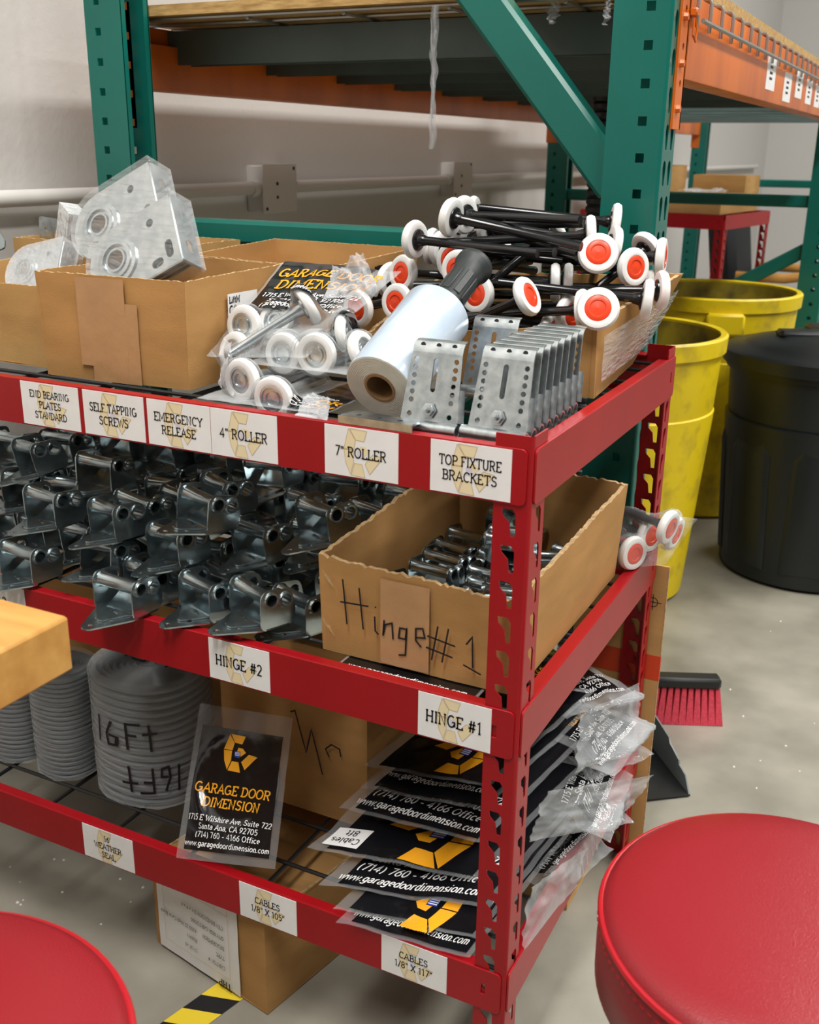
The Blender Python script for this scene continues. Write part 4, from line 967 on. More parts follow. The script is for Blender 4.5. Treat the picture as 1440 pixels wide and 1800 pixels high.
# ------------------------------------------------------------------ top fixture brackets
def bracket_proto():
    r = empty('top_fixture_bracket'); W, H, t = .080, .112, .0024
    def cols(n, z0, dz, x): return [circ(s*x, z0+dz*k, .0036, 8) for s in (-1, 1) for k in range(n)]
    P = Matrix(((1, 0, 0, 0), (0, 0, -1, 0), (0, 1, 0, .012), (0, 0, 0, 1)))
    mb = MB(); vs, fs = plate2([(-W/2, 0), (W/2, 0), (W/2-.005, H*.82), (-W/2+.005, H*.82)], cols(6, .030, .0105, .028)+[slot(0, .045, 0, .082, .0035, 4), circ(-.028, .012, .0036, 8), circ(.028, .012, .0036, 8)], t)
    mb.add(vs, fs, 'zinc', P)
    hw = W/2-.005; pr = [(0, H*.82), (-.001, H*.90), (-.004, H*.95), (-.009, H*.985), (-.017, H)]     # bent top lip
    out = [[(x, -(-a) if 0 else -a*-1, z+.012) for x in (-hw, hw)] for a, z in pr]
    rings = [[(-hw+(.003 if i == 4 else 0), -a, z+.012), (hw-(.003 if i == 4 else 0), -a, z+.012), (hw-(.003 if i == 4 else 0), -a-t, z+.012-(t if i > 2 else 0)), (-hw+(.003 if i == 4 else 0), -a-t, z+.012-(t if i > 2 else 0))] for i, (a, z) in enumerate(pr)]
    mb.loft(rings, 'zinc', caps=True); mb.build('slotted_plate', r)
    for x in (-.022, 0, .022):
        mb = MB(); mb.lathe([(.0001, .0004), (.0036, .0003)], 'ink', frame((x, .0035-.0046, .012+H*.905), (1, 0, 0), (0, 0, 1)), 10); mb.build('hole', r)
    mb = MB(); mb.lathe([(.0066, -W/2-.004), (.0092, -W/2-.004), (.0092, W/2+.004), (.0066, W/2+.004), (.0066, -W/2-.004)], 'zinc', frame((0, -.006, .0095), (0, 1, 0), (0, 0, 1)), 16); mb.build('barrel', r)
    mb = MB(); vs, fs = plate2(rnd([(-W/2+.004, 0), (W/2-.004, 0), (W/2-.006, .0105), (-W/2+.006, .0105)], .002, 2), [], t)
    mb.add(vs, fs, 'zinc', Matrix(((1, 0, 0, 0), (0, 1, 0, .002), (0, 0, 1, .0005), (0, 0, 0, 1)))); mb.build('foot_plate', r)
    mb = MB()                                                   # curled side wing
    arc = [(W/2+.001+.006*math.sin(R(a)), -.003+.0045-.0045*math.cos(R(a))) for a in range(0, 181, 20)]
    mb.loft([[(x, y, .018) for x, y in arc]+[(x-.0015, y, .018) for x, y in arc[::-1]], [(x-.004, y+.002, .060) for x, y in arc]+[(x-.0055, y+.002, .060) for x, y in arc[::-1]]], 'zinc', caps=True); mb.build('side_wing', r)
    mb = MB(); X = frame((0, -.0045, .030), (1, 0, 0), (0, 0, 1))
    mb.lathe([(.0105, 0), (.0105, .0015), (.008, .0018), (.0078, .006), (.004, .0062), (.004, .011), (.0001, .0115)], 'zinc2', X, 6); mb.build('carriage_nut', r)
    for c in r.children:
        if not c.name.startswith(('barrel', 'foot')): c.rotation_euler.x = R(-17)
    return r
bp_ = bracket_proto()
GBK = 'top fixture brackets standing in a row'
base = at(868, 752, 2, D0+.016)
for k in range(8):
    o = bp_ if k == 0 else dup(bp_)
    o.location = (-.0590, base.y+.0235*k, D0+.0006); o.rotation_euler = (0, 0, R(-2)); o.scale = (.86, .86, .86)
    tag(o, 'galvanised top fixture bracket at the head of the row, slot and nut in view' if k == 0 else 'galvanised top fixture bracket nested '+['', 'second', 'third', 'fourth', 'fifth', 'sixth', 'seventh', 'last'][k]+' in the row leading to the roller box', 'bracket', GBK)
o = dup(bp_); p = at(770, 700, 1, .085); o.location = (-.1378, .0350, D0+.0006); o.rotation_euler = (0, 0, R(1)); o.scale = (.86, .86, .86); tag(o, 'galvanised top fixture bracket standing alone beside the film roll', 'bracket', GBK)
o = dup(bp_); o.location = (-.150, .232, D0+.0006); o.rotation_euler = (0, 0, R(2)); o.scale = (.86, .86, .86); tag(o, 'galvanised top fixture bracket tucked behind the one beside the film roll', 'bracket', GBK)
mb = MB(); q0 = at(735, 745, 2, D0+.008)
X = Matrix.Translation((q0.x-.030, .0345, ZT[0]+.0072)) @ Matrix.Rotation(R(-1), 4, 'Z')
vs, fs = plate2(rnd([(-.046, -.034), (.046, -.034), (.046, -.012), (-.040, -.006)], .005, 2), [circ(-.026, -.024, .0036, 8), circ(0, -.024, .0036, 8), circ(.026, -.024, .0036, 8)], .0024); mb.add(vs, fs, 'zinc', X)
mb.box((-.046, -.036, -.0062), (.046, -.0335, .0024), 'zinc', X); tag(mb.build('angle_plate'), 'bent galvanised foot plate lying on the top red rail', 'bracket')

# ------------------------------------------------------------------ hand stretch-film roll
ax = V((.0348, .898, .4387)).normalized(); p0 = at(668, 682, 1, .058)
fr_ = empty('film_roll', p0, 'roll of clear stretch film with a black hand grip resting on the roller bags', 'film roll')
fr_.rotation_mode = 'QUATERNION'; fr_.rotation_quaternion = V((0, 0, 1)).rotation_difference(ax)
mb = MB(); mb.lathe([(.0425, 0), (.0435, .002), (.0435, .150), (.0425, .152), (.019, .152)], 'roll', None, 48); mb.build('film_body', fr_)
mb = MB(); mb.lathe([(.043, 0)]+[(.0425-.001*k, -.0006*(k % 2)) for k in range(23)]+[(.0195, 0)], 'rollend', None, 48); mb.build('film_end', fr_)
mb = MB(); mb.lathe([(.0195, 0), (.0195, -.001), (.0165, -.001), (.0165, .12), (.0001, .12)], 'core', None, 32); mb.build('cardboard_core', fr_)
mb = MB(); mb.lathe([(.019, .152), (.0205, .154), (.0205, .176), (.0188, .180), (.0188, .236), (.0205, .241), (.0210, .254), (.0250, .259), (.0250, .267), (.020, .273), (.0001, .274)], 'grip', None, 32); hg = mb.build('hand_grip', fr_)
for k in range(8):
    a = 2*math.pi*k/8; mb = MB(); X = Matrix.Rotation(a, 4, 'Z'); mb.box((.0178, -.0048, .185), (.0201, .0048, .232), 'grip', X, .001); mb.build('grip_rib', hg)
mb = MB(); mb.box((.0430, -.0012, .001), (.0444, .0012, .150), 'filmm', Matrix.Rotation(R(200), 4, 'Z')); mb.build('loose_film_edge', fr_)

# ------------------------------------------------------------------ end bearing plates in film
def bearing_plate(name, label, p, u_dir, v_dir, s=1, n=3, mfilm='wrap', back=-.036):
    r = empty(name, p, label, 'bearing plate', 'film-wrapped bearing plates'); X = frame((0, 0, 0), u_dir, v_dir)
    out = []
    for a in range(90, 271, 15): out.append((.050*math.cos(R(a)), .050*math.sin(R(a))))
    out += [(.100, -.050), (.100, .050)]
    holes = [circ(0, 0, .026, 20), circ(.062, .026, .006, 10), slot(.084, -.03, .084, -.016, .006, 4), slot(.058, -.034, .066, -.034, .006, 4)]
    sc = Matrix.Diagonal((s, s, s, 1))
    mb = MB()
    for k in range(n):
        vs, fs = plate2(out, holes, .0025); mb.add(vs, fs, 'zinc2', X @ sc @ Matrix.Translation((0, 0, -.009*k)))
    mb.build('plate', r)
    mb = MB(); vs, fs = plate2(rrect(-.050, -.036, .050, 0, .004, 2), [rrect(-.03, -.026, -.012, -.012, .004, 2), rrect(.014, -.026, .03, -.012, .004, 2)], .0025)
    mb.add(vs, fs, 'zinc2', X @ sc @ Matrix(((0, 0, 1, .0995), (1, 0, 0, 0), (0, 1, 0, .001), (0, 0, 0, 1)))); mb.build('flange', r)
    mb = MB(); mb.lathe([(.033, .0025), (.033, .005), (.027, .006), (.0265, .0085), (.0215, .009), (.021, .004), (.017, .004), (.0165, .008), (.0135, .008), (.0135, -.02)], 'zinc2', X @ sc, 28); mb.build('bearing', r)
    mb = MB()
    def f(k, zz): return [X @ sc @ V((a*1.05+.002, b*1.06, zz)) for a, b in out]
    rings = [f(0, .0105), f(0, .004), f(0, back*.55), f(0, back)]
    mb.loft(rings, mfilm, caps=True); mb.build('film_wrap', r, 30)
    return r
def updir(px0, py0, px1, py1, Y): return at(px1, py1, 1, Y)-at(px0, py0, 1, Y)
u1 = updir(205, 460, 318, 385, .16)+V((0, .018, 0)); v1 = updir(205, 460, 165, 405, .16)+V((0, .02, 0))
bearing_plate('bearing_plate', 'film-wrapped steel bearing plate in front in the taped box, folded flange showing', at(210, 460, 1, .122), u1, v1)
bearing_plate('bearing_plate', 'film-wrapped steel bearing plate behind the flanged one in the taped box', at(180, 397, 1, .196), u1, v1, 1, 2, 'wrap', -.038)
bearing_plate('bearing_plate', 'crinkle-wrapped steel bearing plate lying in the left cardboard box', at(46, 475, 1, .20), updir(30, 480, 110, 462, .17), updir(60, 490, 45, 430, .17)+V((0, .03, 0)), .72, 2, 'foil')
bearing_plate('bearing_plate', 'crinkle-wrapped part standing upright beside the stacked bearing plates', at(112, 440, 1, .285), updir(120, 470, 128, 400, .24), updir(120, 440, 92, 438, .24)+V((0, .02, 0)), .62, 2, 'foil')
mb = MB(); X = frame(at(116, 405, 1, .455), updir(50, 392, 140, 402, .46), updir(50, 420, 50, 388, .46))
vs, fs = plate2(rnd([(-.06, -.05), (.055, -.05), (.055, .014), (-.06, .020)], .006, 3), [circ(-.042, 0, .005, 10), rrect(-.028, -.022, 0, -.006, .003, 2)], .003); mb.add(vs, fs, 'zinc', X)
tag(mb.build('mounting_plate'), 'flat grey mounting plate with holes standing in the rear left box', 'plate')
mb = MB(); X = frame(at(-12, 420, 1, .36), updir(-30, 410, 30, 418, .36), updir(-10, 420, -10, 385, .36)+V((0, .02, 0)))
vs, fs = plate2(rnd([(-.06, -.06), (.036, -.014), (.030, .0), (-.01, .03), (-.06, .03)], .005, 2), [], .003); mb.add(vs, fs, 'hinge', X); tag(mb.build('steel_bracket'), 'dark steel bracket corner jutting over the left cardboard box', 'bracket')
crumple('wrapped_part', 'crumpled clear wrap lying in the taped box beside the flanged plate', [(-.572, .215, .995), (-.510, .20, .995), (-.510, .285, 1.012), (-.572, .285, 1.012)], .010, 31, 'foil', 'plastic wrap')
random.seed(3)

# ------------------------------------------------------------------ bottom shelf: weather seal coils, boxes, bag stack
def coil(label, cx, cy, rx, ry, z0, H, nr, top=True, hand=False):
    z0 += .0008
    r = empty('weather_seal_coil', (cx, cy, z0), label, 'coil', 'film-wrapped coils of weather seal'); n = 40
    def ring(k, z): return [(rx*k*math.copysign(abs(math.cos(a))**.85, math.cos(a)), ry*k*math.copysign(abs(math.sin(a))**.85, math.sin(a)), z) for a in [2*math.pi*i/n for i in range(n)]]
    mb = MB(); R_ = []
    for k in range(nr):
        z = H*k/nr; d = H/nr
        R_ += [ring(.93, z), ring(1, z+d*.3), ring(1, z+d*.7), ring(.93, z+d*.98)]
    for k in range(7): R_ += [ring(.90-.11*k, H+.003), ring(.85-.11*k, H-.004)]
    mb.loft(R_, 'seal', caps=True); mb.build('coiled_strip', r, 25)
    mb = MB(); rr = []
    def w(k, z, j): return [V((x*(1+.018*noise.noise(V((x*30, y*30, z*14+j)))), y*(1+.018*noise.noise(V((x*30, y*30, z*14+j)))), z+(.004*noise.noise(V((x*40, y*40, j)))))) for x, y, z in ring(k, z)]
    for j in range(9): rr.append(w(1.045, -.0+H*j/8 if j else .001, j))
    for j in range(4): rr.append(w(1.0-.24*j, H+.008, j))
    mb.loft(rr, 'wrap', caps=True); mb.build('film_wrap', r, 60)
    if hand:
        mb = MB()
        def g(x, y, o=0):
            a = R(-62)+x/rx*.95; k = 1.062; return V((rx*k*math.copysign(abs(math.cos(a))**.85, math.cos(a)), ry*k*math.copysign(abs(math.sin(a))**.85, math.sin(a)), y))
        def hw(pls, x0, z0, s, fl=1):
            for pl in pls:
                q = []
                for a, b in zip(pl, pl[1:]): q += [(a[0]+(b[0]-a[0])*t/4, a[1]+(b[1]-a[1])*t/4) for t in range(4)]
                stroke(mb, [(x0+fl*x*s, z0+fl*y*s) for x, y in q+[pl[-1]]], .0042, g, 'ink')
        T16 = [[(0, 0), (.05, 1)], [(.55, .9), (.35, .4), (.4, 0), (.65, .05), (.68, .35), (.42, .38)], [(1.0, 0), (.98, .95), (1.5, .98)], [(1.0, .55), (1.35, .55)], [(1.85, 0), (1.8, 1)], [(1.55, .62), (2.1, .68)]]
        hw(T16, -.075, H*.50, .046); hw(T16, .055, H*.36, .046, -1); mb.build('handwriting', r, 0)
        mb = MB(); hw2 = lambda x, y, o=0: V((x, y, H+.0125))
        for pl in T16:
            stroke(mb, [(.05-x*.045, .02-y*.04) for x, y in pl], .004, hw2, 'ink')
        mb.build('handwriting', r, 0)
    return r
coil('large film-wrapped coil of grey weather seal marked 16 FT twice by hand', -.668, .155, .088, .082, D2, .205, 16, hand=True)
coil('slim film-wrapped coil of weather seal between two other coils', -.818, .120, .050, .050, D2, .180, 22)
coil('film-wrapped coil of weather seal half hidden by the wooden table corner', -.930, .125, .056, .055, D2, .165, 20)
c1 = carton('cardboard_box', 'closed cardboard box with handwriting behind the upright printed bag', quadbox(-.560, -.300, .190, .50), quadbox(-.560, -.300, .190, .50), D2, 'card', tops=[.505]*4, tear=0, closed=True)
fN = facefn((-.545, .190, D2), (-.30, .190, D2), (-.545, .190, .5), .004); mb = MB(); f2 = lambda a, b, o=0: fN(a, b, .003)-c1.location
k = .00048
for pl in ([(0, 0), (8, 4), (26, -62), (36, -20), (54, -92)], [(66, -58), (60, -46), (70, -36), (84, -40), (86, -52)]):
    q = []
    for a, b in zip(pl, pl[1:]): q += [(a[0]+(b[0]-a[0])*t/5, a[1]+(b[1]-a[1])*t/5) for t in range(5)]
    stroke(mb, [(.118+x*k*2.1, .170+y*k*2.1) for x, y in q+[pl[-1]]], .0024, f2, 'ink')
mb.build('handwriting', c1, 0)
carton('cardboard_box', 'closed cardboard box behind the wrapped weather seal coils', quadbox(-1.05, -.575, .30, .575), quadbox(-1.05, -.575, .30, .575), D2, 'card', tops=[.47]*4, tear=0, closed=True)
W_, H_ = .20, .27
ADDR = [('white', '1715 E Wilshire Ave, Suite 722', .10, .072, .0125), ('white', 'Santa Ana, CA 92705', .10, .053, .0125), ('white', '(714) 760 - 4166 Office', .10, .034, .0125), ('white', 'www.garagedoordimension.com', .10, .014, .0125)]
PILE = [shelf, c1]
def lay(c0, c1, dz, depth, yaw=0): return [V(c0), V(c1), V(c1)+V((depth*math.sin(yaw), depth*math.cos(yaw), dz)), V(c0)+V((depth*math.sin(yaw), depth*math.cos(yaw), dz))]
GS = 'printed cable bags stacked on the bottom shelf'
ST = [((590, 1622, .237), (848, 1692, .237), .045, 'lowest printed cable bag of the stack, its edge over the red rail', [('white', 'www.garagedoordimension.com', .10, .016, .012), ('note', .035, .032, .04, .03, ['Cables', '8ft'])], False, .004),
      ((585, 1598, .250), (850, 1655, .252), .05, 'printed cable bag with gold emblem just above the lowest one', [('logo', .11, .040, .10)], True, .005),
      ((560, 1556, .268), (860, 1598, .268), .05, 'printed cable bag with web address curling along its front edge', ADDR, False, .006),
      ((540, 1490, .300), (838, 1548, .292), .05, 'printed cable bag with big gold emblem and a white 8ft cables note', [('logo', .115, .062, .115), ('note', .010, .012, .042, .036, ['Cables', '8ft'])], True, .005),
      ((596, 1420, .343), (846, 1482, .335), .045, 'printed cable bag showing the full address, third from the top of the stack', ADDR, False, .004),
      ((632, 1385, .368), (850, 1425, .362), .04, 'milky ribbed cable bag second from the top of the stack', [('white', 'www.garagedoordimension.com', .10, .03, .012)], False, .005),
      ((640, 1345, .392), (858, 1385, .388), .035, 'topmost printed cable bag with gold emblem under the middle shelf', [('logo', .115, .060, .10)], True, .004)]
JOBS = []
for i, (a, b, dz, lab, pr, fl, wr) in enumerate(ST):
    c = lay(at(a[0], a[1], 2, a[2]), at(b[0], b[1], 2, b[2]), dz, .27, .24)
    c[1].x = min(c[1].x, -.050); c[2].x = min(c[2].x, .0)
    if fl and pr[0][0] == 'logo': pr = [(q[0], W_-q[1], H_-q[2], *q[3:]) if q[0] == 'logo' else (q[0], W_-q[1]-q[3], H_-q[2]-q[4], *q[3:]) for q in pr]
    JOBS.append((sum(q.z for q in c)/4, lab, c, .004, 30+i*3, pr, dict(panel=(.10, .96, .02, .95), wr=wr, w=W_, h=H_, flip=fl)))
RB = [((-.175, .30, .245), 78, .05, 'cable bag at the bottom of the rear heap, hanging over the side rail'), ((-.165, .38, .285), 60, .03, 'cable bag with sideways gold lettering in the rear heap'), ((-.15, .33, .325), 95, .02, 'cable bag lying askew midway up the rear heap'),
      ((-.16, .44, .345), 70, .04, 'cable bag with white paper label in the rear heap'), ((-.15, .40, .385), 85, .03, 'upper cable bag of the rear heap, drooping over the side rail'), ((-.19, .46, .415), 65, .02, 'topmost cable bag of the rear heap below the middle shelf')]
for i, (p, an, dr, lab) in enumerate(RB):
    ex = V((math.cos(R(an)), math.sin(R(an)), 0))*.17; ey = V((-math.sin(R(an)), math.cos(R(an)), 0))*.27; c = V(p)+V((.06, 0, 0))
    def L(a, b):
        q = c+ex*a+ey*b; q.z -= max(0, q.x+.06)*(.55-.05*i); return q
    pr = FULL() if i % 2 else FULL()[1:]
    if i in (3, 5): pr = pr+[('note', .05, .226, .05, .034, ['Cables', '8ft'])]
    q = [L(-.5, -.5), L(.5, -.5), L(.5, .5), L(-.5, .5)]; JOBS.append((sum(z.z for z in q)/4, lab, q, .006, 60+i*5, pr, dict(panel=(.12, .88, .10, .84), wr=.006)))
for z, lab, q, bu, sd, pr, kw in sorted(JOBS, key=lambda t: t[0]):                # the pile grows from the bottom bag up
    PILE.append(polybag('cable_bag', lab, q, bu, sd, pr, group=GS, d=(0, 0, 1), under=PILE, cap=.11, **kw))
for i, q in enumerate((((912, 1668, 1, .055), (1010, 1560, 1, .25), (1030, 1490, 1, .27), (935, 1560, 1, .075)), ((930, 1480, 1, .10), (1080, 1450, 1, .36), (1150, 1362, 1, .48), (960, 1390, 1, .16)), ((1010, 1360, 1, .25), (1120, 1300, 1, .50), (1125, 1200, 1, .55), (1020, 1260, 1, .32)))):
    crumple('bag_edge', ['clear bag edge draped over the bottom side rail', 'milky crumpled bag end jutting past the side rail', 'clear crumpled bag end below the middle side rail'][i], pc(*q), .010, 40+i, 'film', d=(.85, -.35, .4), under=PILE, cap=.09)

# ------------------------------------------------------------------ on the floor
fb = carton('cardboard_box', 'cardboard box on the floor under the shelf with an upside-down shipping sheet', [(-.600, .050), (-.363, .006), (-.300, .32), (-.54, .364)], [(-.600, .050), (-.363, .006), (-.300, .32), (-.54, .364)], .0016, 'card', tops=[.164]*4, tear=0, closed=True)
fF = facefn((-.600, .050, 0), (-.363, .006, 0), (-.600, .050, .2), .003)
sheet('shipping_sheet', fb, fF, .012, .190, .006, .161, 'paper', 8, .001)
mb = MB(); f2 = lambda a, b, o=0: fF(.190-a, .164-b, .0034)-fb.location            # the sheet hangs upside down
text(mb, 'THP', .030, .145, .012, f2, 'ink', .2)
for k, t in enumerate(('CARTON #', 'TYPE', 'DESCRIPTION', 'QTY PER CARTON', 'CTN DIMENSIONS')): text(mb, t, .028, .118-k*.018, .0062, f2, 'ink', .12, center=False)
for k, t in enumerate(('17 OF 40', 'Rollers', '6200 ZZ High Cycle Black', '100', '14 x 9 x 6')): text(mb, t.replace('x', 'x') if all(ch in GL for ch in t) else ''.join(ch for ch in t if ch in GL), .088, .118-k*.018, .006, f2, 'ink', .12, center=False)
for bx in ((.018, .022, .160, .135), (.120, .004, .150, .022), (.018, .004, .045, .022)):
    a, b, c, d = bx; stroke(mb, [(a, b), (c, b), (c, d), (a, d), (a, b)], .0007, f2, 'paleline')
mb.build('sheet_print', fb, 0)
for k in range(4):
    a = at(395-24*k, 1738+34*k, 2, .0008); mb = MB(); wv = .026
    d = (at(330, 1800, 2, 0)-at(410, 1742, 2, 0)).normalized(); n = V((-d.y, d.x, 0)); p = at(405, 1742, 2, .0)+d*(.034*k)
    sk = .03
    mb.add([p-n*wv+V((0, 0, .0009)), p+n*wv-d*sk+V((0, 0, .0009)), p+n*wv+d*(.034-sk)+V((0, 0, .0009)), p-n*wv+d*.034+V((0, 0, .0009))], [(0, 1, 2, 3)], 'tapeY' if k % 2 == 0 else 'ink')
    tag(mb.build('floor_tape_stripe', None, 0), 'yellow stripe of hazard tape on the floor by the shipping box' if k % 2 == 0 else 'black stripe of hazard tape on the floor by the shipping box', 'floor tape', 'hazard tape stripes')
for name, lab, B, z1 in (('cardboard_box', 'cardboard box on the floor behind the shelf, below the cable bags', quadbox(-.28, -.050, .42, .560), .20),):
    carton(name, lab, B, B, .001, 'card2', tops=[z1]*4, tear=0, closed=True)
# cardboard panel with red band leaning behind the shelf
cp_ = empty('cardboard_sheet', (-.02, .70, 0), 'tall cardboard panel with a red tape band leaning on the rack post', 'cardboard')
xe = at(1178, 997, 1, .616).x-.0375
AI = frame((xe+.02, .6185-.70, .009), (1, 0, 0), (0, 0, 1))
mb = MB(); zh = at(1178, 997, 1, .616).z-.009; mb.box((-.115, -0, 0), (.036, zh, .0045), 'card2', AI); mb.box((.0362, 0, .0004), (.0375, zh, .0041), 'cardedge', AI); mb.build('panel', cp_)
mb = MB(); mb.box((-.1155, zh-.205, -.0004), (.0379, zh-.160, .0049), 'redband', AI); mb.build('tape_band', cp_)
mb = MB(); X = AI; f2 = lambda x, y, o=0: X @ V((x+.008, y+zh-.535, .0048))
for q in ([(.008+.008*math.cos(a), .47+.008*math.sin(a)) for a in [2*math.pi*i/16 for i in range(17)]], [(-.006, .47), (.022, .47)], [(.008, .456), (.008, .484)]): stroke(mb, q, .0012, f2, 'ink')
mb.build('register_mark', cp_, 0)
# broom and dustpan
br = empty('broom', (-.02, 1.14, 0), 'small broom head with pink bristles standing on the floor', 'broom')
mb = MB(); X = frame((0, 0, 0), (.91, .41, 0), (-.41, .91, 0))
mb.box((-.12, -.020, .082), (.068, .018, .108), 'blackpl', X, .006); mb.build('broom_block', br)
for k in range(13):
    mb = MB(); x0 = -.112+.0145*k
    for j in range(2):
        y0 = -.010+.018*j
        mb.loft([[X @ V((x0-.0045, y0-.005, .084)), X @ V((x0+.0045, y0-.005, .084)), X @ V((x0+.0045, y0+.005, .084)), X @ V((x0-.0045, y0+.005, .084))], [X @ V((x0*1.12-.008, y0*1.9-.011, .001)), X @ V((x0*1.12+.008, y0*1.9-.011, .001)), X @ V((x0*1.12+.008, y0*1.9+.006, .001)), X @ V((x0*1.12-.008, y0*1.9+.006, .001))]], 'bristle', caps=True)
    b_ = mb.build('bristle_tuft', br)
mb = MB(); mb.tube([X @ V((-.09, .0, .105)), X @ V((-.30, .10, .40))], .011, 'blackpl', 10); mb.build('broom_handle', br)
dp = empty('dustpan', (-.045, .87, 0), 'grey dustpan lying on the floor beside the leaning cardboard', 'dustpan')
X = frame((0, 0, 0), (.62, -.79, 0), (.79, .62, 0)); mb = MB()
mb.box((-.16, -.11, .004), (.12, .09, .008), 'blackpl', X); mb.build('pan_floor', dp)
mb = MB(); vs, fs = plate2([(-.16, 0), (.12, 0), (.085, .045), (.045, .052), (.04, .064), (-.02, .080), (-.03, .094), (-.16, .112)], [], .004)
mb.add(vs, fs, 'grey', X @ Matrix(((1, 0, 0, 0), (0, 0, -1, .09), (0, 1, 0, .004), (0, 0, 0, 1)))); mb.build('side_wall', dp)
mb = MB(); mb.add(vs, fs, 'grey', X @ Matrix(((1, 0, 0, 0), (0, 0, -1, -.108), (0, 1, 0, .004), (0, 0, 0, 1)))); mb.build('side_wall', dp)
mb = MB(); mb.box((-.164, -.11, .004), (-.158, .09, .115), 'grey', X); mb.build('back_wall', dp)
random.seed(6)
for k in range(26):
    q = at(random.uniform(1275, 1440), random.uniform(1060, 1420), 2, 0) if k < 10 else at(random.uniform(10, 260), random.uniform(1500, 1640), 2, 0)
    mb = MB(); s = random.uniform(.0015, .0032); mb.loft([[(s*math.cos(a)*random.uniform(.7, 1.2), s*math.sin(a), 0) for a in (0, 1.3, 2.5, 3.8, 5)], [(s*.5*math.cos(a), s*.5*math.sin(a), s*.6) for a in (0, 1.3, 2.5, 3.8, 5)]], 'speck', caps=True)
    tag(mb.build('floor_crumb', None, 0, (q.x, q.y, .0002)), 'tiny pale crumb of grit on the concrete floor', 'crumb', 'grit on the floor')

# ------------------------------------------------------------------ bins
def bin_(name, label, cx, cy, Rt, Rb, H, m, mi, lid=False):
    r = empty(name, (cx, cy, 0), label, 'trash bin'); mb = MB()
    mb.lathe([(Rb*.92, .0), (Rb, .012), (Rb+(Rt-Rb)*.72, H*.72), (Rt-.020, H*.725), (Rt-.018, H*.735), (Rt-.010, H-.045)], m, None, 56)
    mb.lathe([(.0001, .012), (Rb*.9, .012), (Rt-.018, H-.01)], mi, None, 56); mb.build('bin_body', r)
    mb = MB(); mb.lathe([(Rt-.010, H-.048), (Rt, H-.046), (Rt+.002, H-.006), (Rt-.004, H), (Rt-.018, H-.003), (Rt-.018, H-.03)], m, None, 56); mb.build('rim', r)
    for s in range(2):
        a = R(-70 if s == 0 else 110); mb = MB(); X = Matrix.Rotation(a, 4, 'Z')
        mb.box((Rt-.014, -.06, H-.115), (Rt+.018, .06, H-.045), m, X, .008); mb.build('side_handle', r)
    if lid:
        mb = MB(); mb.lathe([(Rt+.004, H-.03), (Rt+.012, H-.03), (Rt+.012, H+.004), (Rt, H+.012), (Rt*.86, H+.016), (Rt*.82, H+.026), (Rt*.5, H+.048), (.0001, H+.056)], m, None, 56); l_ = mb.build('lid', r)
        for a in (0, 90):
            mb = MB(); mb.box((-Rt*.55, -.035, H+.040), (Rt*.55, .035, H+.062), m, Matrix.Rotation(R(a+25), 4, 'Z'), .008); mb.build('lid_rib', l_)
        for a in range(0, 360, 45):
            mb = MB(); X = Matrix.Rotation(R(a+8), 4, 'Z'); q = [(Rb*.97, -.075, .05), (Rb*.97+.012, -.06, .055), (Rb*.97+.012, .06, .055), (Rb*.97, .075, .05)]; e = (Rt-Rb)*.62
            mb.loft([[V(p) for p in q], [V((p[0]+e*.9, p[1]*.95, H*.60)) for p in q], [V((p[0]+e-.012, p[1]*.6, H*.68)) for p in q]], m, X, caps=True); mb.build('body_panel', r)
    return r
bin_('trash_bin', 'yellow plastic trash bin behind the red shelf, beside the black bin', -.42, 1.83, .28, .225, .74, 'yellow', 'dirty')
bin_('trash_bin', 'yellow plastic trash bin with grimy inside, standing farther back', -.36, 2.74, .29, .235, .755, 'yellow', 'dirty')
bin_('trash_bin', 'black plastic trash bin with a domed lid', .085, 2.24, .285, .245, .655, 'bin', 'bin', True)

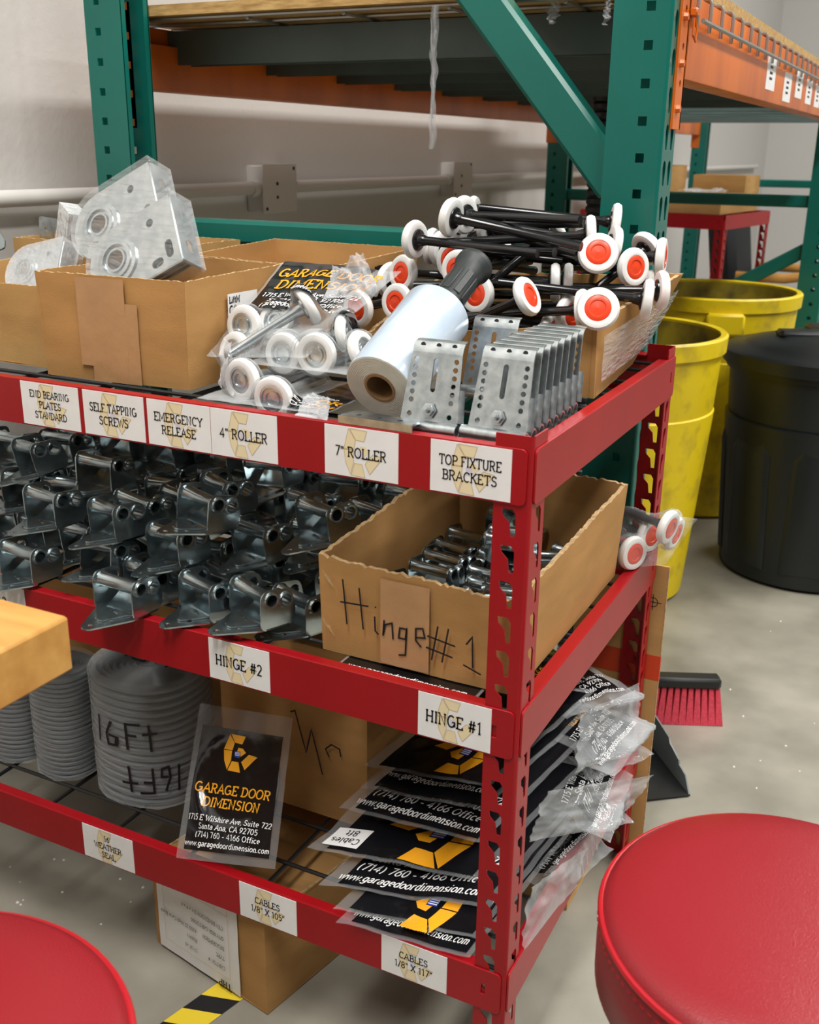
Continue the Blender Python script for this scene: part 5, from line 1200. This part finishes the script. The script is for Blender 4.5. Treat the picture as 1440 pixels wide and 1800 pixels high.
# ------------------------------------------------------------------ stools and wooden table
def stool(label, cx, cy, h, Rr, seed):
    r = empty('stool', (cx, cy, 0), label, 'stool', 'round red vinyl stools'); t = .085
    mb = MB(); mb.lathe([(Rr, h-.012), (Rr-.003, h-.005), (Rr*.93, h+.001), (Rr*.7, h+.006), (Rr*.35, h+.008), (.0001, h+.008)], 'vinyl', None, 72); mb.build('seat_top', r, 80)
    mb = MB(); mb.lathe([(Rr-.006, h-t), (Rr+.001, h-t+.006), (Rr+.0015, h-t*.5), (Rr-.0005, h-.013)], 'vinyl', None, 72); mb.lathe([(.0001, h-t+.001), (Rr-.006, h-t)], 'blackpl', None, 72); mb.build('seat_side', r, 80)
    mb = MB(); n = 72; mb.tube([(Rr*math.cos(2*math.pi*i/n)*.998, Rr*math.sin(2*math.pi*i/n)*.998, h-.0105) for i in range(n)], .0034, 'vinylpipe', 8, loop=True); pp = mb.build('piping', r)
    mb = MB()
    for k in range(120):
        a0, a1 = 2*math.pi*k/120, 2*math.pi*(k+.55)/120; q = Rr+.0022; mb.tube([(q*math.cos(a), q*math.sin(a), h-.0205) for a in (a0, a1)], .0007, 'vinylpipe', 4)
    tag(mb.build('stitching', r), kind='stuff')
    mb = MB(); mb.lathe([(.028, h-t), (.028, .30), (.0001, .30)], 'chrome', None, 20); mb.build('column', r)
    mb = MB(); mb.tube([(.13*math.cos(2*math.pi*i/32), .13*math.sin(2*math.pi*i/32), .22) for i in range(32)], .010, 'chrome', 8, loop=True); mb.build('foot_ring', r)
    for k in range(4):
        a = R(45+90*k); mb = MB(); mb.tube([(.02*math.cos(a), .02*math.sin(a), .34), (.13*math.cos(a), .13*math.sin(a), .22), (.19*math.cos(a), .19*math.sin(a), .012)], .011, 'chrome', 8); lg = mb.build('leg', r)
        mb = MB(); mb.lathe([(.016, 0), (.016, .016), (.012, .022)], 'blackpl', Matrix.Translation((.19*math.cos(a), .19*math.sin(a), 0)), 12, True); mb.build('foot_cap', lg)
stool('round red vinyl stool beside the corner post of the shelf', .318, -.146, .55, .1686, 1)
stool('round red vinyl stool under the wooden table corner', -.209, -.655, .60, .1684, 2)
tb = empty('wooden_table', (-.8, -.75, 0), 'thick varnished wooden table top with a pale edge, reaching in front of the shelf', 'table')
c_ = at(122, 1082, 2, .80); hh = .80-at(130, 1178, 0, c_.x).z
x1, y1 = c_.x, c_.y
mb = MB(); mb.box((x1-.9+.8, y1-.75+.75, .80-hh), (x1+.8, y1+.75, .80), 'maple', None, .003); mb.build('table_top', tb)
for x in (x1-.85, x1-.42):
    for y in (y1-.69, y1-.10):
        mb = MB(); mb.box((x+.8-.03, y+.75-.03, 0), (x+.8+.03, y+.75+.03, .80-hh), 'maple'); mb.build('leg', tb)

# ------------------------------------------------------------------ background
mb = MB(); pr = []
for k in range(76): pr += [(.021, .03+k*.0165), (.0245, .034+k*.0165), (.0245, .042+k*.0165), (.021, .046+k*.0165)]
mb.lathe([(.026, 0), (.026, .03)]+pr+[(.0255, 1.285), (.0255, 1.292), (.019, 1.292), (.019, 1.2), (.0001, 1.2)], 'blackpl', None, 20)
q = at(1062, 195, 1, 1.2); tag(mb.build('corrugated_hose', None, 40, (q.x, 1.2, 0)), 'black corrugated hose standing upright behind the green post', 'hose')
s2 = make_shelf('red_shelf', (-.555, 3.86, 0), .70, [.935, .5, .16], 'small red steel shelf with cartons far behind the bins', [], rods=False)
s2.rotation_euler.z = R(-9)
def top_of(x, y, dx, dy, h, lab, m='card2'):
    X = Matrix.Rotation(R(-9), 4, 'Z'); p = V((-.555, 3.86, 0))+X @ V((x, y, 0))
    B = [tuple((p+X @ V((a, b, 0))).xy) for a, b in ((0, 0), (dx, 0), (dx, dy), (0, dy))]; FARB.append(carton('cardboard_box', lab, B, B, .936, m, tops=[.936+h]*4, tear=0, closed=True))
FARB = []
top_of(-.30, .04, .26, .30, .085, 'flat carton at the corner of the small far red shelf'); top_of(-.66, .05, .28, .42, .20, 'tall carton on the small far red shelf'); top_of(-.30, .36, .25, .2, .16, 'upright carton at the back of the small far red shelf')
crumple('plastic_wrap', 'crumpled clear wrap lying on the flat carton of the far shelf', [(-.80, 3.98, 1.030), (-.62, 3.95, 1.030), (-.60, 4.12, 1.034), (-.78, 4.15, 1.034)], .012, 17, 'filmm', 'plastic wrap', d=(0, 0, 1), under=FARB)
dp.scale = (.72, .72, .72)
ch = empty('armchair', (-.28, 4.95, 0), 'black cushioned chair with bent wooden arms beyond the far red shelf', 'chair')
mb = MB(); mb.box((-.28, -.25, .36), (.26, .25, .50), 'cushion', None, .04); mb.build('seat', ch)
mb = MB(); mb.box((-.40, -.25, .45), (-.26, .25, .98), 'cushion', Matrix.Rotation(R(-8), 4, 'Y'), .04); mb.build('backrest', ch)
for s in (-1, 1):
    mb = MB(); mb.tube([(-.34, s*.29, .60), (-.1, s*.29, .60), (.12, s*.29, .64), (.26, s*.29, .64), (.32, s*.29, .56), (.30, s*.29, .3), (.28, s*.29, .02)], .024, 'maple', 10); mb.build('arm', ch)
    mb = MB(); mb.tube([(-.30, s*.27, .60), (-.34, s*.27, .02)], .022, 'maple', 10); mb.build('leg', ch)
    mb = MB(); mb.tube([(-.33, s*.28, .38), (.29, s*.28, .38)], .02, 'maple', 8); mb.build('seat_rail', ch)
